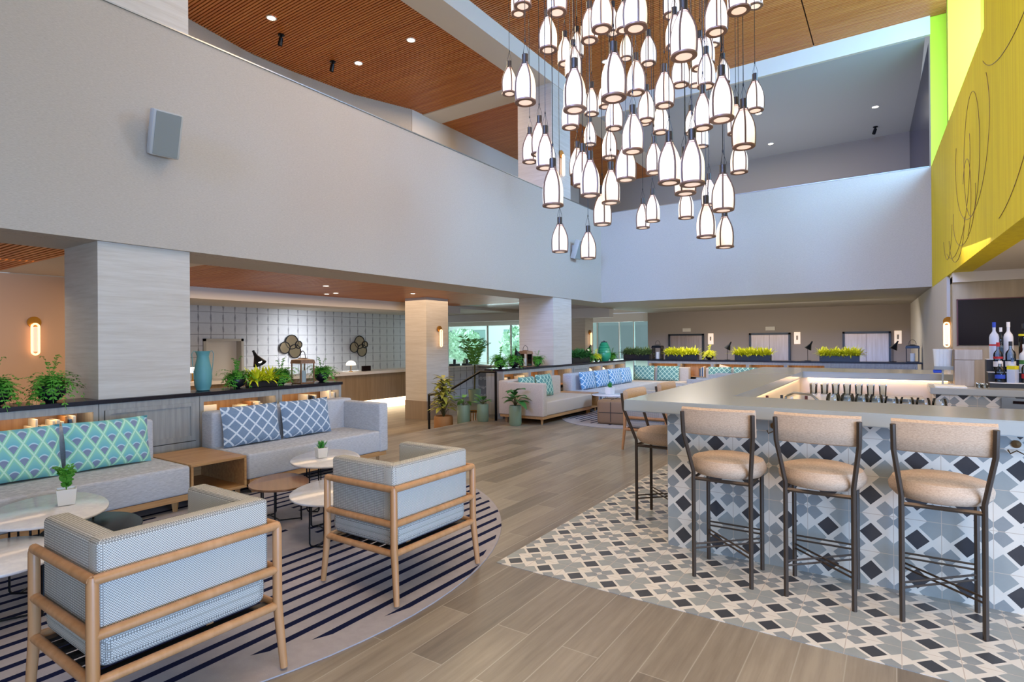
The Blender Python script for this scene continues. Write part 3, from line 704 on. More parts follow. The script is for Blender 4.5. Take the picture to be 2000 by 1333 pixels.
# ------------------------------------------------------------------ coffee tables
def coffee_table(lbl, loc, rot, ax, ay, h, top, edge='black_metal'):
    o = thing('coffee_table', lbl, 'table', loc, rot)
    n = 56; bm = BM(); pr = []
    for k in range(n):
        a = 2*PI*k/n; r = 1+.04*math.cos(3*a+.6)
        pr.append((ax*r*math.cos(a), ay*r*math.sin(a)))
    zz = [(h-.018, .985), (h-.012, 1.0), (h-.003, 1.0), (h, .992)]
    rings = [[bm.verts.new((x*s, y*s, z)) for x, y in pr] for z, s in zz]
    for A, B in zip(rings, rings[1:]):
        for k in range(n): bm.faces.new((A[k], A[(k+1) % n], B[(k+1) % n], B[k]))
    bm.faces.new(rings[-1]); bm.faces.new(list(reversed(rings[0])))
    obj('tabletop', bm, top, o, 50)
    for j in range(3):
        a = 2*PI*j/3+.5; p = Vector((ax*.72*math.cos(a), ay*.72*math.sin(a), 0)); t = Vector((-math.sin(a), math.cos(a), 0))*.06
        bm = BM()
        tube(bm, [p+t+Vector((0, 0, h-.02)), p+t+Vector((0, 0, .03)), p+t*.8+Vector((0, 0, .012)), p-t*.8+Vector((0, 0, .012)), p-t+Vector((0, 0, .03)), p-t+Vector((0, 0, h-.02))], .0065, 6)
        obj('leg', bm, 'black_metal', o, True)
    bm = BM()
    for j in range(3):
        a = 2*PI*j/3+.5; p = Vector((ax*.72*math.cos(a), ay*.72*math.sin(a), .012)); tube(bm, [p, (0, 0, .012)], .006, 6)
    obj('base_bars', bm, 'black_metal', o)
    return o
marble = Mat('marble_top', rough=.15); _n = marble.noise(None, 5, 6, .7); marble.set('Base Color', marble.ramp(_n, [(.4, 'ECEAEC'), (.52, 'E2E0E4'), (.6, 'EEECEE')])); MT['marble_top'] = marble.m
RZ = .008
coffee_table('big white marble coffee table in front of the left sofa', (-4.68, 1.38, RZ), 2.82, .46, .335, .44, 'marble_top')
coffee_table('black coffee table tucked under the big marble one', (-4.34, 1.52, RZ), 2.8, .33, .27, .35, 'dark_steel')
coffee_table('white low table cut by the left edge of the photo', (-4.10, .98, RZ), 2.8, .36, .27, .37, 'marble_top')
coffee_table('white coffee table in front of the blue lattice sofa', (-4.50, 3.47, RZ), 2.48, .43, .315, .44, 'marble_top')
coffee_table('brown wood-topped coffee table beside the oak side table', (-4.39, 2.90, RZ), 2.56, .32, .24, .345, 'walnut')
coffee_table('low white coffee table partly hidden by the second armchair', (-3.72, 2.92, RZ), 2.5, .42, .31, .355, 'marble_top')
coffee_table('small white table with a plant by the far sofas', (-4.85, 10.75, RZ), 0, .36, .36, .44, 'marble_top')

# ------------------------------------------------------------------ plants
def frond(bm, base, az, L, droop, lift, lw, n=11, leaflet=.05, w0=.35):
    """arching frond with paired leaflets"""
    d = Vector((math.cos(az), math.sin(az), 0)); side = Vector((-d.y, d.x, 0)); pts = []
    for i in range(n+1):
        t = i/n; pts.append(Vector(base)+d*(L*t*(.55+.45*math.sin(t*PI/2)))+Vector((0, 0, lift*math.sin(t*PI*.62)-droop*t*t)))
    for i in range(1, n):
        p = pts[i]; t = i/n; fw = (pts[i+1]-pts[i-1]).normalized(); k = leaflet*(1-.75*abs(t-.35)**1.2*1.4)
        for s in (-1, 1):
            tip = p+side*s*k+fw*k*.45+Vector((0, 0, random.uniform(-.3, .15)*k))
            m = (p+tip)/2; q = fw*lw
            quad(bm, [p, m+q, tip, m-q])
    q = side*.002
    for i in range(n): quad(bm, [pts[i]-q, pts[i]+q, pts[i+1]+q, pts[i+1]-q])
def leafblade(bm, base, az, L, W, up, curl, n=5):
    d = Vector((math.cos(az), math.sin(az), 0)); s = Vector((-d.y, d.x, 0)); pr = None
    for i in range(n+1):
        t = i/n; p = Vector(base)+d*L*t*math.cos(up)+Vector((0, 0, L*t*math.sin(up)-curl*L*t*t)); wd = W*math.sin(PI*min(.98, .08+t*.92))**.8
        a, b = bm.verts.new(p-s*wd/2+Vector((0, 0, .12*wd))), bm.verts.new(p+s*wd/2+Vector((0, 0, .12*wd)))
        c = bm.verts.new(p)
        if pr: bm.faces.new((pr[0], a, c, pr[2])); bm.faces.new((pr[2], c, b, pr[1]))
        pr = (a, b, c)
def bowl_pot(o, r=.095, h=.13, mat='black_pot'):
    bm = BM(); lathe(bm, [(r*.35, 0), (r*.4, .008), (r*.75, h*.22), (r, h*.55), (r*.97, h*.85), (r*.86, h), (r*.8, h), (r*.8, h*.9)], 24); obj('pot', bm, mat, o, True)
    bm = BM(); lathe(bm, [(r*.8, 0), (0.0001, .005)], 16, (0, 0, h*.86)); obj('soil', bm, 'soil', o)
def fern(lbl, loc, s=1, mat='leaf_fern', n=60, pot='bowl', potm='black_pot', group=None, up=1):
    o = thing('potted_fern', lbl, 'plant', loc, random.uniform(0, 6), group)
    bowl_pot(o, .1*s if pot == 'bowl' else .07*s, .14*s, potm)
    bm = BM()
    for i in range(n):
        a = random.uniform(0, 2*PI); L = random.uniform(.14, .27)*s
        frond(bm, (0, 0, .12*s), a, L, random.uniform(.04, .26)*s, random.uniform(.05, .17)*s*up, .011*s, 9, .052*s)
    for i in range(5):
        a = random.uniform(0, 2*PI); frond(bm, (0, 0, .12*s), a, .08*s, 0, random.uniform(.2, .28)*s*up, .008*s, 9, .025*s)
    ff = obj('foliage', bm, mat, o); return o
f1 = fern('green fern in a black bowl at the far left end of the near counter', (-6.66, 1.58, 1.0), 1.15)
dup(f1, (-6.66, 1.99, 1.0), 2.2, 'big green fern in a black bowl just left of the large column')
f2 = fern('green fern in a black bowl right of the teal jug', (-6.68, 3.84, 1.0), 1.0)
dup(f2, (-6.68, 4.44, 1.0), 1.1, 'green fern in a black bowl left of the lantern')
dup(f2, (-6.68, 5.08, 1.0), 4.0, 'green fern in a black bowl at the right end of the near counter')
dup(f1, (-6.68, 9.42, 1.0), 3.0, 'fern at the stair end of the far counter')
dup(f1, (-6.68, 9.93, 1.0), 5.0, 'fern left of the far lantern with bright candle')
dup(f2, (-6.66, 10.85, 1.0), .5, 'fern in a black bowl just left of the far column')
dup(f2, (-6.66, 14.9, 1.0), .5, 'dark bowl fern right of the green jar')
dup(f2, (-6.66, 13.5, 1.0), 2.5, 'small fern right of the far long planter')
f3 = fern('lime-green bowl plant between two long planters', (-4.29, 16.22, 1.0), 1.1, 'leaf_lime')
dup(f3, (-6.64, 13.86, 1.0), 2, 'small yellow-green plant left of the green jar', sc=.8)
def planter(lbl, loc, rz, L, mat, s=1.5, n=150, lw=.036, W=.2, HH=.14):
    o = thing('planter_box', lbl, 'planter', loc, rz)
    bm = BM(); box(bm, -L/2, L/2, -W/2, W/2, 0, HH, bev=.004, seg=1); obj('trough', bm, 'black_pot', o)
    bm = BM()
    for i in range(n):
        x = random.uniform(-L/2+.02, L/2-.02); y = random.uniform(-W/2+.02, W/2-.02)
        for k in range(5): leafblade(bm, (x, y, HH-.01), random.uniform(0, 6.28), random.uniform(.13, .24)*s, lw, random.uniform(.5, 1.35), random.uniform(.1, .7), 4)
    obj('foliage', bm, mat, o)
planter('long trough of chartreuse leaves at left on the back counter', (-5.07, 16.24, 1.0), 0, .93, 'leaf_lime')
planter('long trough of chartreuse leaves in the middle of the back counter', (-3.15, 16.24, 1.0), 0, .9, 'leaf_lime')
planter('long trough of chartreuse leaves in front of the right elevator', (-1.13, 16.24, 1.0), 0, .86, 'leaf_lime')
planter('dark trough of olive leaves at the corner of the far counter', (-6.42, 16.24, 1.0), 0, .82, 'leaf_olive')
planter('dark trough of grey-green leaves right of the far column', (-6.66, 12.83, 1.0), PI/2, .95, 'leaf_dark')
planter('small black trough of bright yellow leaves under the black cone lamp', (-6.66, 4.15, 1.0), PI/2, .34, 'leaf_lime', 1.25, 46, .03, .16, .07)
def grass_pot(lbl, loc, kind='grass', s=1):
    o = thing('potted_plant', lbl, 'plant', loc, .5)
    bm = BM(); lathe(bm, [(.052*s, 0), (.062*s, .085*s), (.057*s, .085*s), (.055*s, .075*s)], 4 if kind != 'round' else 16); obj('pot', bm, 'white_ceramic', o)
    bm = BM()
    for i in range(60 if kind == 'grass' else 0): leafblade(bm, (random.uniform(-.02, .02), random.uniform(-.02, .02), .07*s), random.uniform(0, 6.28), random.uniform(.07, .11)*s, .008*s, random.uniform(1.0, 1.5), .2, 3)
    if kind != 'grass':
        for i in range(16): frond(bm, (0, 0, .07*s), random.uniform(0, 6.28), random.uniform(.03, .08)*s, 0, random.uniform(.08, .14)*s, .01*s, 7, .03*s)
    obj('foliage', bm, 'leaf_grass' if kind == 'grass' else 'leaf_fern', o)
grass_pot('small leafy plant in a white square pot on the big marble table', (-4.71, 1.49, .452), 'leafy', 1.25)
grass_pot('grass tuft in a tapered white pot on the white table by the sofa', (-4.54, 3.44, .452), 'grass', 1.1)
grass_pot('spiky plant in a white pot on the distant white table', (-4.85, 10.75, .452), 'grass', 1.7)
def broadleaf(lbl, loc, pot_h, pot_r, potm, n=16, hh=.45, lw=.12, mat='leaf_dark', ribs=False, L=.24):
    o = thing('potted_plant', lbl, 'plant', loc, random.uniform(0, 6))
    bm = BM(); lathe(bm, [(pot_r*.85, 0), (pot_r, pot_h*.1), (pot_r, pot_h*.9), (pot_r*.92, pot_h), (pot_r*.8, pot_h), (pot_r*.8, pot_h*.9), (.001, pot_h*.9)], 28); obj('pot', bm, potm, o, True)
    bm = BM(); bs = BM()
    for i in range(n):
        a = random.uniform(0, 2*PI); t = random.uniform(.15, 1); z = pot_h+hh*t*.8; r = random.uniform(.02, .12)*(1.3-t)
        p0 = Vector((0, 0, pot_h*.88)); p1 = Vector((r*math.cos(a), r*math.sin(a), z))
        tube(bs, [p0, (p0+p1)/2+Vector((0, 0, .03)), p1], .004, 5)
        leafblade(bm, p1, a, L*random.uniform(.7, 1.1), lw*random.uniform(.8, 1.15), random.uniform(.0, .8), random.uniform(.2, .6), 6)
    obj('stems', bs, 'stem', o); obj('foliage', bm, mat, o)
broadleaf('broad-leaved plant in a tall green ribbed pot beside the stair-end sofa', (-5.80, 8.66, 0), .37, .115, 'green_glaze', 16, .36, .15)
broadleaf('small plant in a sage pot at the foot of the handrail post', (-6.64, 8.78, 0), .34, .115, 'green_glaze', 9, .12, .09, 'leaf_dark')
broadleaf('leafy plant in a dark sage pot on the stairs', (-7.02, 8.66, -.15), .46, .13, 'green_glaze', 10, .2, .1, 'leaf_palm')
broadleaf('tall variegated croton in a woven tan basket on the lobby floor', (-7.45, 8.55, -.3), .38, .19, 'paper_brown', 110, .95, .09, 'leaf_var', L=.24)
o = thing('plant_stand', 'brass wire plant stand beside the croton basket', 'plant stand', (-7.2, 9.15, -.3))
bm = BM()
for k in range(18): a = 2*PI*k/18; tube(bm, [(.14*math.cos(a), .14*math.sin(a), .0), (.16*math.cos(a), .16*math.sin(a), .42)], .005, 5)
obj('wires', bm, 'brass', o)
bm = BM(); lathe(bm, [(.165, .41), (.17, .43), (.15, .43), (.148, .41)], 24); obj('rim', bm, 'brass', o)
# palm behind, near the entrance
o = thing('palm', 'arching palm in a pot in front of the glass entrance', 'plant', (-10.6, 13.6, -.3))
bm = BM(); lathe(bm, [(.16, 0), (.2, .4), (.17, .42), (.001, .4)], 20); obj('pot', bm, 'green_glaze', o)
bm = BM(); tube(bm, [(0, 0, .38), (.02, 0, .9), (0, .02, 1.15)], .03, 7); obj('trunk', bm, 'stem', o)
bm = BM()
for i in range(11): frond(bm, (0, 0, 1.1), 2*PI*i/11+random.uniform(-.2, .2), random.uniform(.4, .7), random.uniform(-.15, .1), random.uniform(.5, .9), .024, 16, .26)
obj('foliage', bm, 'leaf_palm', o)

# ------------------------------------------------------------------ decor on the counters
o = thing('jug', 'tall teal metal jug with thin looped handles on the near counter', 'jug', (-6.66, 3.42, 1.0))
bm = BM(); lathe(bm, [(.06, 0), (.075, .01), (.075, .03), (.088, .06), (.096, .16), (.09, .26), (.068, .36), (.062, .40), (.07, .43), (.082, .46), (.078, .46), (.058, .40)], 28); obj('body', bm, 'vase_teal', o, True)
for s in (-1, 1):
    bm = BM(); tube(bm, [(0, s*.075, .455), (0, s*.105, .465), (0, s*.125, .43), (0, s*.115, .30), (0, s*.095, .14)], .004, 6); obj('handle', bm, 'vase_teal', o)
def lantern(lbl, loc, s=1, wmat='walnut', rz=0):
    o = thing('lantern', lbl, 'lantern', loc, rz); k = .1*s; hh = .27*s
    bm = BM(); box(bm, -k, k, -k, k, 0, .015)
    for a in (-1, 1):
        for b in (-1, 1): box(bm, a*k-.007, a*k+.007, b*k-.007, b*k+.007, .01, hh)
    obj('frame', bm, 'walnut' if wmat == 'walnut' else 'black_metal', o)
    bm = BM(); lathe(bm, [(k*1.65, hh), (k*1.5, hh+.05*s), (k*.6, hh+.065*s), (k*.5, hh+.075*s)], 4); xf(bm, list(bm.verts), Matrix.Rotation(PI/4, 4, 'Z')); obj('roof', bm, wmat, o)
    bm = BM(); tube(bm, [(.06*s*math.cos(PI*t/8), 0, hh+.07*s+.1*s*math.sin(PI*t/8)) for t in range(9)], .005, 6); obj('handle', bm, 'black_metal', o)
    bm = BM(); lathe(bm, [(.042*s, 0), (.042*s, .16*s), (.001, .16*s)], 18, (0, 0, .015)); obj('candle', bm, 'candle', o, 50)
    for a in (-1, 1):
        bm = BM(); box(bm, a*(k-.001)-.001, a*(k-.001)+.001, -k+.008, k-.008, .015, hh-.005); obj('pane', bm, 'clear_glass', o)
lantern('wooden-roofed candle lantern on the near counter', (-6.66, 4.76, 1.0), 1.0)
lantern('lantern with candle on the far counter left of the column', (-6.66, 10.36, 1.0), 1.05, 'walnut')
lantern('tall black lantern at the corner end of the back counter', (-5.78, 16.22, 1.0), 1.25, 'black_metal')
lantern('steel arched lantern at the right end of the back counter', (.36, 16.22, 1.0), 1.2, 'dark_steel')
def cone_lamp(lbl, loc, rz=0, tilt=.25, s=1):
    o = thing('table_lamp', lbl, 'lamp', loc, rz)
    bm = BM(); lathe(bm, [(.07*s, 0), (.07*s, .012), (.008, .016), (.006, .03)], 20); obj('base', bm, 'black_metal', o, True)
    bm = BM(); tube(bm, [(0, 0, .02), (0, 0, .36*s)], .006, 6); obj('pole', bm, 'black_metal', o)
    bm = BM(); lathe(bm, [(.085*s, 0), (.06*s, .05*s), (.025*s, .12*s), (.014*s, .19*s), (.018*s, .2*s), (.016*s, .2*s)], 24, cap=False)
    xf(bm, list(bm.verts), Matrix.Translation((0, 0, .28*s)) @ Matrix.Rotation(tilt, 4, 'Y')); obj('shade', bm, 'black_metal', o, True)
    bm = BM(); bmesh.ops.create_uvsphere(bm, u_segments=10, v_segments=6, radius=.028*s, matrix=Matrix.Translation((0, 0, .32*s))); obj('bulb', bm, 'lamp_glow', o, True)
cone_lamp('black cone lamp glowing over the yellow leaves on the near counter', (-6.80, 4.22, 1.0), .3, -.55, 1.0)
cone_lamp('black cone lamp right of the far planter, near the green jar', (-6.75, 13.62, 1.0), PI/2, .6)
cone_lamp('black cone lamp left of the middle trough on the back counter', (-3.81, 16.22, 1.0), 0, .5, 1.1)
cone_lamp('black cone lamp between the middle and right troughs', (-1.83, 16.22, 1.0), 0, .5, 1.1)
cone_lamp('black cone lamp right of the right elevator', (-.02, 16.22, 1.0), 0, .5, 1.1)
cone_lamp('black cone lamp behind the far lantern', (-6.75, 10.18, 1.0), -PI/2, .5, .9)
o = thing('jar', 'stacked green ceramic jar on the far counter', 'jar', (-6.66, 14.4, 1.0))
bm = BM(); lathe(bm, [(.12, 0), (.17, .08), (.19, .16), (.18, .22), (.19, .23), (.17, .29), (.18, .3), (.15, .36), (.16, .37), (.12, .43), (.13, .44), (.09, .5), (.08, .52)], 26); obj('body', bm, 'jar_green', o, 30)
bm = BM(); lathe(bm, [(.085, .515), (.085, .53), (.02, .54), (.02, .56)], 20); obj('lid', bm, 'dark_steel', o)
# handrail on the stairs
o = thing('handrail', 'black metal handrail beside the lobby steps', 'handrail')
bm = BM(); tube(bm, [(-6.47, 8.98, .955), (-6.85, 8.98, .955), (-7.84, 8.98, .455), (-8.23, 8.98, .43)], .024, 4); obj('rail', bm, 'black_metal', o)
for x, z0, z1 in ((-6.47, 0, .96), (-8.23, -.3, .44)):
    bm = BM(); box(bm, x-.02, x+.02, 8.965, 8.995, z0, z1); obj('post', bm, 'black_metal', o)
# leather pouf
o = thing('pouf', 'tan leather block pouf tied with dark straps on the far rug', 'pouf', (-4.35, 9.86, .008), .12)
bm = BM(); box(bm, -.27, .27, -.27, .27, .0, .45, bev=.06, seg=4); obj('body', bm, 'tan_leather', o, 60)
for a in (0, PI/2):
    bm = BM(); q = [(-.274, 0, .05), (-.274, 0, .40), (-.22, 0, .453), (.22, 0, .453), (.274, 0, .40), (.274, 0, .05)]
    tube(bm, q, .006, 6); xf(bm, list(bm.verts), Matrix.Rotation(a, 4, 'Z')); obj('strap', bm, 'dark_cover', o)
bm = BM(); tube(bm, [(.274, -.22, .22), (.274, .22, .22), (.22, .274, .22), (-.22, .274, .22), (-.274, .22, .22), (-.274, -.22, .22), (-.22, -.274, .22), (.22, -.274, .22)], .006, 6, closed=True); obj('strap', bm, 'dark_cover', o)

# ------------------------------------------------------------------ reception desk and mirrors
o = thing('reception_desk', 'long timber reception desk with glowing base below the patterned wall', 'desk')
bm = BM(); box(bm, -12.6, -11.75, 5.2, 13.4, .70, .77); obj('desktop', bm, 'white_ceramic', o)
bm = BM(); box(bm, -12.3, -11.85, 5.3, 13.3, -.02, .70); obj('front_panel', bm, 'desk_wood', o)
bm = BM(); box(bm, -12.2, -12.0, 5.4, 13.2, -.3, -.02); obj('plinth', bm, 'toe_glow', o)
for y, l in ((6.0, 'small white glowing desk lamp behind the teal jug'), (10.14, 'small white glowing mushroom lamp on the reception desk')):
    o = thing('desk_lamp', l, 'lamp', (-12.1, y, .77))
    bm = BM(); lathe(bm, [(.06, 0), (.06, .015), (.012, .02), (.012, .2)], 14); obj('base', bm, 'brass', o)
    bm = BM(); lathe(bm, [(.13, .18), (.12, .24), (.06, .29), (.001, .3)], 18); obj('shade', bm, 'lamp_glow', o, True)
bm = BM(); box(bm, -.03, .03, -.14, .14, 0, .14); tag(obj('desk_screen', bm, 'screen', None, None, (-12.1, 10.67, .77)), 'small black screen on the reception desk', 'screen')
def mirror(lbl, y, z, m=1):
    o = thing('mirror', lbl, 'mirror', (-14.98, y, z))
    for dy, dz, r in ((0, .14, .21), (-.24*m, -.03, .17), (.1*m, -.14, .2), (.23*m, .06, .11)):
        bm = BM(); lathe(bm, [(r, 0), (r, .02), (0.001, .02)], 30); xf(bm, list(bm.verts), Matrix.Translation((dz*0+.01+abs(dy)*.05, dy, dz)) @ Matrix.Rotation(PI/2, 4, 'Y')); d = obj('disc', bm, 'mirror_bronze', o)
        bm = BM(); tube(bm, [(.035+abs(dy)*.05, dy+r*math.cos(2*PI*k/28), dz+r*math.sin(2*PI*k/28)) for k in range(28)], .014, 6, closed=True); obj('rim', bm, 'black_metal', d)
mirror('cluster of round bronze mirrors above the lantern', 10.31, 1.45)
mirror('cluster of round bronze mirrors above the mushroom lamp', 12.9, 1.43)
o = thing('service_desk', 'patterned tile service counter behind the handrail', 'desk')
bm = BM(); box(bm, -12.2, -11.9, 13.98, 15.8, -.3, .72); box(bm, -12.2, -10.6, 15.5, 15.8, -.3, .72); obj('body', bm, 'lobby_tile', o)
bm = BM(); box(bm, -12.25, -11.85, 13.9, 15.85, .72, .76); box(bm, -12.25, -10.6, 15.4, 15.85, .72, .76); obj('desktop', bm, 'white_ceramic', o)
for x, y, l in ((-12.05, 14.4, 'dark small planter on the service counter at left'), (-12.0, 15.0, 'dark telephone-like box on the service counter')):
    bm = BM(); box(bm, -.1, .1, -.16, .16, 0, .07); box(bm, -.04, .04, -.03, .03, .07, .22, bev=.01); tag(obj('desk_box', bm, 'dark_steel', None, None, (x, y, .76)), l, 'box')

# ------------------------------------------------------------------ wall sconces, speakers, downlights
def sconce(lbl, loc, rz, s=1):
    """faces local +x"""
    o = thing('wall_sconce', lbl, 'wall lamp', loc, rz, 'brass wall sconces')
    bm = BM(); lathe(bm, [(.075*s, 0), (.075*s, .03), (.001, .03)], 24); xf(bm, list(bm.verts), Matrix.Translation((0, 0, .17*s)) @ Matrix.Rotation(PI/2, 4, 'Y')); obj('backplate', bm, 'brass', o)
    pts = []; wv = .038*s
    for t in range(9): a = PI*t/8; pts.append((.07, wv*math.cos(a), .11*s+wv*math.sin(a)))
    for t in range(9): a = PI+PI*t/8; pts.append((.07, wv*math.cos(a), -.22*s+wv*math.sin(a)))
    bm = BM(); tube(bm, pts, .013*s, 8, closed=True); obj('glow_ring', bm, 'sconce_glow', o, True)
    bm = BM(); box(bm, .062, .072, -wv, wv, -.22*s, .11*s); obj('diffuser', bm, 'sign_glow', o)
    bm = BM(); tube(bm, [(.02, 0, .15*s), (.07, 0, .15*s)], .012, 8); obj('stem', bm, 'brass', o)
sconce('loop wall sconce on the peach wall at far left', (-10.9, 3.05, 1.70), 0, 1.15)
sconce('loop wall sconce on the lobby column', (-9.15, 10.36, 1.70), 0)
sconce('loop wall sconce on the pale column near the entrance', (-8.49, 17.2, 1.68), 0)
sconce('loop wall sconce high on the column behind the pendants', (-6.46, 11.65, 5.75), 0, 1.2)
sconce('loop wall sconce beside the bar alcove', (WX(11.45)+.02, 11.45, 1.66), -PI/2-.5, .95)
def speaker(lbl, y, z, rz):
    o = thing('wall_speaker', lbl, 'speaker', (-6.45, y, z), 0, 'wall speakers')
    bm = BM(); box(bm, .10, .24, -.14, .14, -.23, .23, bev=.02); xf(bm, list(bm.verts), Matrix.Rotation(rz, 4, 'Z') @ Matrix.Rotation(.36, 4, 'Y')); obj('cabinet', bm, 'speaker_body', o, 40)
    bm = BM(); box(bm, .24, .246, -.115, .115, -.215, .215, bev=.002, seg=1); xf(bm, list(bm.verts), Matrix.Rotation(rz, 4, 'Z') @ Matrix.Rotation(.36, 4, 'Y')); obj('grille', bm, 'speaker_grille', o)
    bm = BM(); box(bm, 0, .14, -.04, .04, -.06, .06); obj('bracket', bm, 'speaker_body', o)
speaker('grey loudspeaker high on the left wall', 2.88, 3.8, -.15)
speaker('grey loudspeaker on the left wall behind the lowest left pendants', 12.2, 3.82, -.15)
def downlight(lbl, loc, r=.06):
    o = thing('downlight', lbl, 'ceiling light', loc, 0, 'recessed ceiling lights')
    bm = BM(); lathe(bm, [(r*1.35, 0), (r*1.35, -.006), (r, -.008), (r, 0)], 20, cap=False); obj('trim_ring', bm, 'white_paint', o)
    bm = BM(); lathe(bm, [(r, -.004), (.0001, -.004)], 20, cap=False); obj('lens', bm, 'downlight_glow', o)
for x, y, z, l in ((-9.41, 6.11, 7.52, 'leftmost recessed light in the upper slatted ceiling'), (-7.85, 8.12, 7.52, 'recessed light in the upper slatted ceiling nearest the beam'), (-9.42, 8.15, 7.52, 'recessed light in the upper slatted ceiling beside the track spot'),
                   (-.35, 17.2, 7.5, 'bright starry downlight in the mezzanine ceiling'), (-3.05, 18.58, 7.5, 'small downlight at the back of the mezzanine ceiling'),
                   (-5.34, 11.75, 7.86, 'small downlight in the slatted ceiling behind the pendants'), (-8.8, 6.8, 2.62, 'downlight in the lobby slats, left above the reception desk'), (-10.2, 7.9, 2.62, 'downlight in the lobby slats near the far edge'),
                   (-9.9, 7.9, 2.62, 'downlight in the lobby slats close to its neighbour'), (-8.7, 9.0, 2.62, 'downlight in the lobby slats left of the lobby column'), (-8.8, 14.6, 2.62, 'downlight in the glossy ceiling right of the far column'),
                   (-12.3, 8.5, 2.56, 'downlight in the cream ceiling above the reception desk, left'), (-12.3, 11.5, 2.56, 'downlight in the cream ceiling above the reception desk, right'), (-2.9, 15.9, 7.5, 'dim downlight in the mezzanine ceiling behind the pendants')):
    downlight(l, (x, y, z), .07 if z > 5 else .05)
def spot(lbl, loc):
    o = thing('spotlight', lbl, 'spotlight', loc, 0, 'black ceiling spotlights')
    bm = BM(); lathe(bm, [(.06, 0), (.06, -.02), (.02, -.025), (.02, -.07)], 14); obj('mount', bm, 'black_metal', o)
    bm = BM(); lathe(bm, [(.04, 0), (.045, -.14), (.038, -.15), (.001, -.12)], 14, (0, 0, -.06)); xf(bm, list(bm.verts), Matrix.Translation((0, 0, -.06)) @ Matrix.Rotation(.3, 4, 'Y') @ Matrix.Translation((0, 0, .06))); obj('barrel', bm, 'black_metal', o)
spot('black spotlight left in the upper slatted ceiling', (-9.77, 6.55, 7.52)); spot('black spotlight right in the upper slatted ceiling', (-9.81, 7.79, 7.52)); spot('black spotlight below the starry mezzanine light', (-.385, 18.8, 7.5))

# ------------------------------------------------------------------ pendants
PX = [
    [(-4.04, 7.24, 2.85, 0), (-3.91, 7.90, 2.82, 0), (-3.16, 6.81, 3.07, 1), (-3.52, 9.20, 3.46, 0), (-3.08, 8.46, 3.39, 0), (-2.56, 8.45, 3.37, 0), (-1.89, 7.04, 2.80, 1), (-1.83, 7.71, 2.76, 1)],
    [(-3.01, 5.25, 2.99, 2), (-2.86, 5.84, 3.20, 2), (-2.89, 6.48, 3.25, 1), (-1.86, 6.12, 3.13, 2), (-2.44, 9.28, 3.71, 0), (-1.56, 6.51, 2.98, 2)],
    [(-3.90, 7.54, 4.02, 0), (-3.09, 6.11, 3.41, 1), (-2.62, 6.31, 3.45, 1), (-2.76, 7.66, 3.89, 1), (-1.84, 5.54, 3.11, 2), (-1.53, 5.25, 2.98, 2), (-1.72, 8.06, 3.81, 1)],
    [(-4.41, 7.02, 4.18, 0), (-3.84, 6.35, 4.00, 1), (-3.46, 5.86, 3.63, 1), (-4.52, 9.24, 5.09, 0), (-3.50, 7.81, 4.28, 0), (-2.35, 5.86, 3.61, 2), (-2.73, 9.96, 4.90, 0), (-1.30, 6.32, 3.58, 2)],
    [(-3.50, 6.58, 4.35, 1), (-3.12, 7.12, 4.42, 1), (-3.55, 9.40, 5.30, 0), (-2.89, 7.72, 4.67, 1), (-2.77, 7.97, 4.55, 1), (-3.01, 10.26, 5.28, 0), (-1.86, 6.83, 4.06, 1), (-1.33, 5.52, 3.62, 2), (-1.81, 8.30, 4.43, 1)],
    [(-4.90, 7.22, 5.38, 0), (-3.21, 5.03, 4.07, 2), (-2.59, 4.96, 3.82, 2), (-3.92, 8.08, 5.12, 0), (-3.96, 8.68, 5.45, 0), (-2.08, 4.74, 3.73, 2), (-2.70, 6.85, 4.70, 1), (-2.30, 6.76, 4.41, 1), (-1.56, 8.32, 4.70, 1)],
    [(-4.19, 7.71, 5.84, 0), (-3.69, 7.03, 5.25, 1), (-3.01, 8.14, 5.68, 0), (-2.37, 7.62, 5.00, 1), (-2.16, 7.80, 5.24, 1), (-2.71, 9.52, 5.79, 0), (-1.96, 7.36, 4.78, 1), (-2.21, 8.34, 5.54, 1), (-2.42, 10.17, 6.01, 0)],
    [(-3.52, 6.05, 5.15, 1), (-4.34, 8.41, 6.28, 0), (-3.22, 6.59, 5.41, 1), (-3.70, 8.42, 6.48, 0), (-3.81, 9.23, 6.44, 0), (-2.29, 7.13, 5.28, 1), (-1.52, 4.99, 4.05, 2), (-2.56, 10.07, 6.66, 0), (-1.55, 6.24, 4.84, 2)],
    [(-4.61, 7.05, 6.44, 0), (-3.89, 6.05, 5.82, 1), (-3.18, 5.67, 5.32, 2), (-2.63, 5.69, 4.96, 2), (-3.20, 7.67, 6.03, 1), (-2.04, 5.18, 4.55, 2), (-2.55, 7.80, 6.09, 1), (-1.27, 6.00, 4.86, 2), (-1.74, 9.36, 6.71, 0)],
]
PEND = thing('pendant_lamp', '', 'pendant lamp', group='bottle-shaped pendants of the chandelier')
prof = [(.104, .012), (.109, .06), (.111, .13), (.109, .19), (.100, .245), (.083, .298), (.062, .345), (.044, .38), (.037, .402)]
bm = BM(); lathe(bm, prof, 22, cap=False); obj('glass_shade', bm, 'opal_glass', PEND, True)
bm = BM(); lathe(bm, [(.072, .004), (.0001, .004)], 22, cap=False); obj('diffuser', bm, 'opal_disc', PEND)
bm = BM(); lathe(bm, [(.072, 0), (.112, 0), (.115, .004), (.115, .016), (.108, .02), (.072, .006), (.072, 0)], 26, cap=False); obj('bottom_ring', bm, 'bronze', PEND, 40)
bm = BM(); lathe(bm, [(.036, .408), (.036, .51), (.030, .514), (.001, .514)], 18); obj('socket_cap', bm, 'brown_metal', PEND, 40)
bm = BM(); tube(bm, [(.041*math.cos(2*PI*k/16), .041*math.sin(2*PI*k/16), .385) for k in range(16)], .0035, 6, closed=True); obj('collar', bm, 'bronze', PEND)
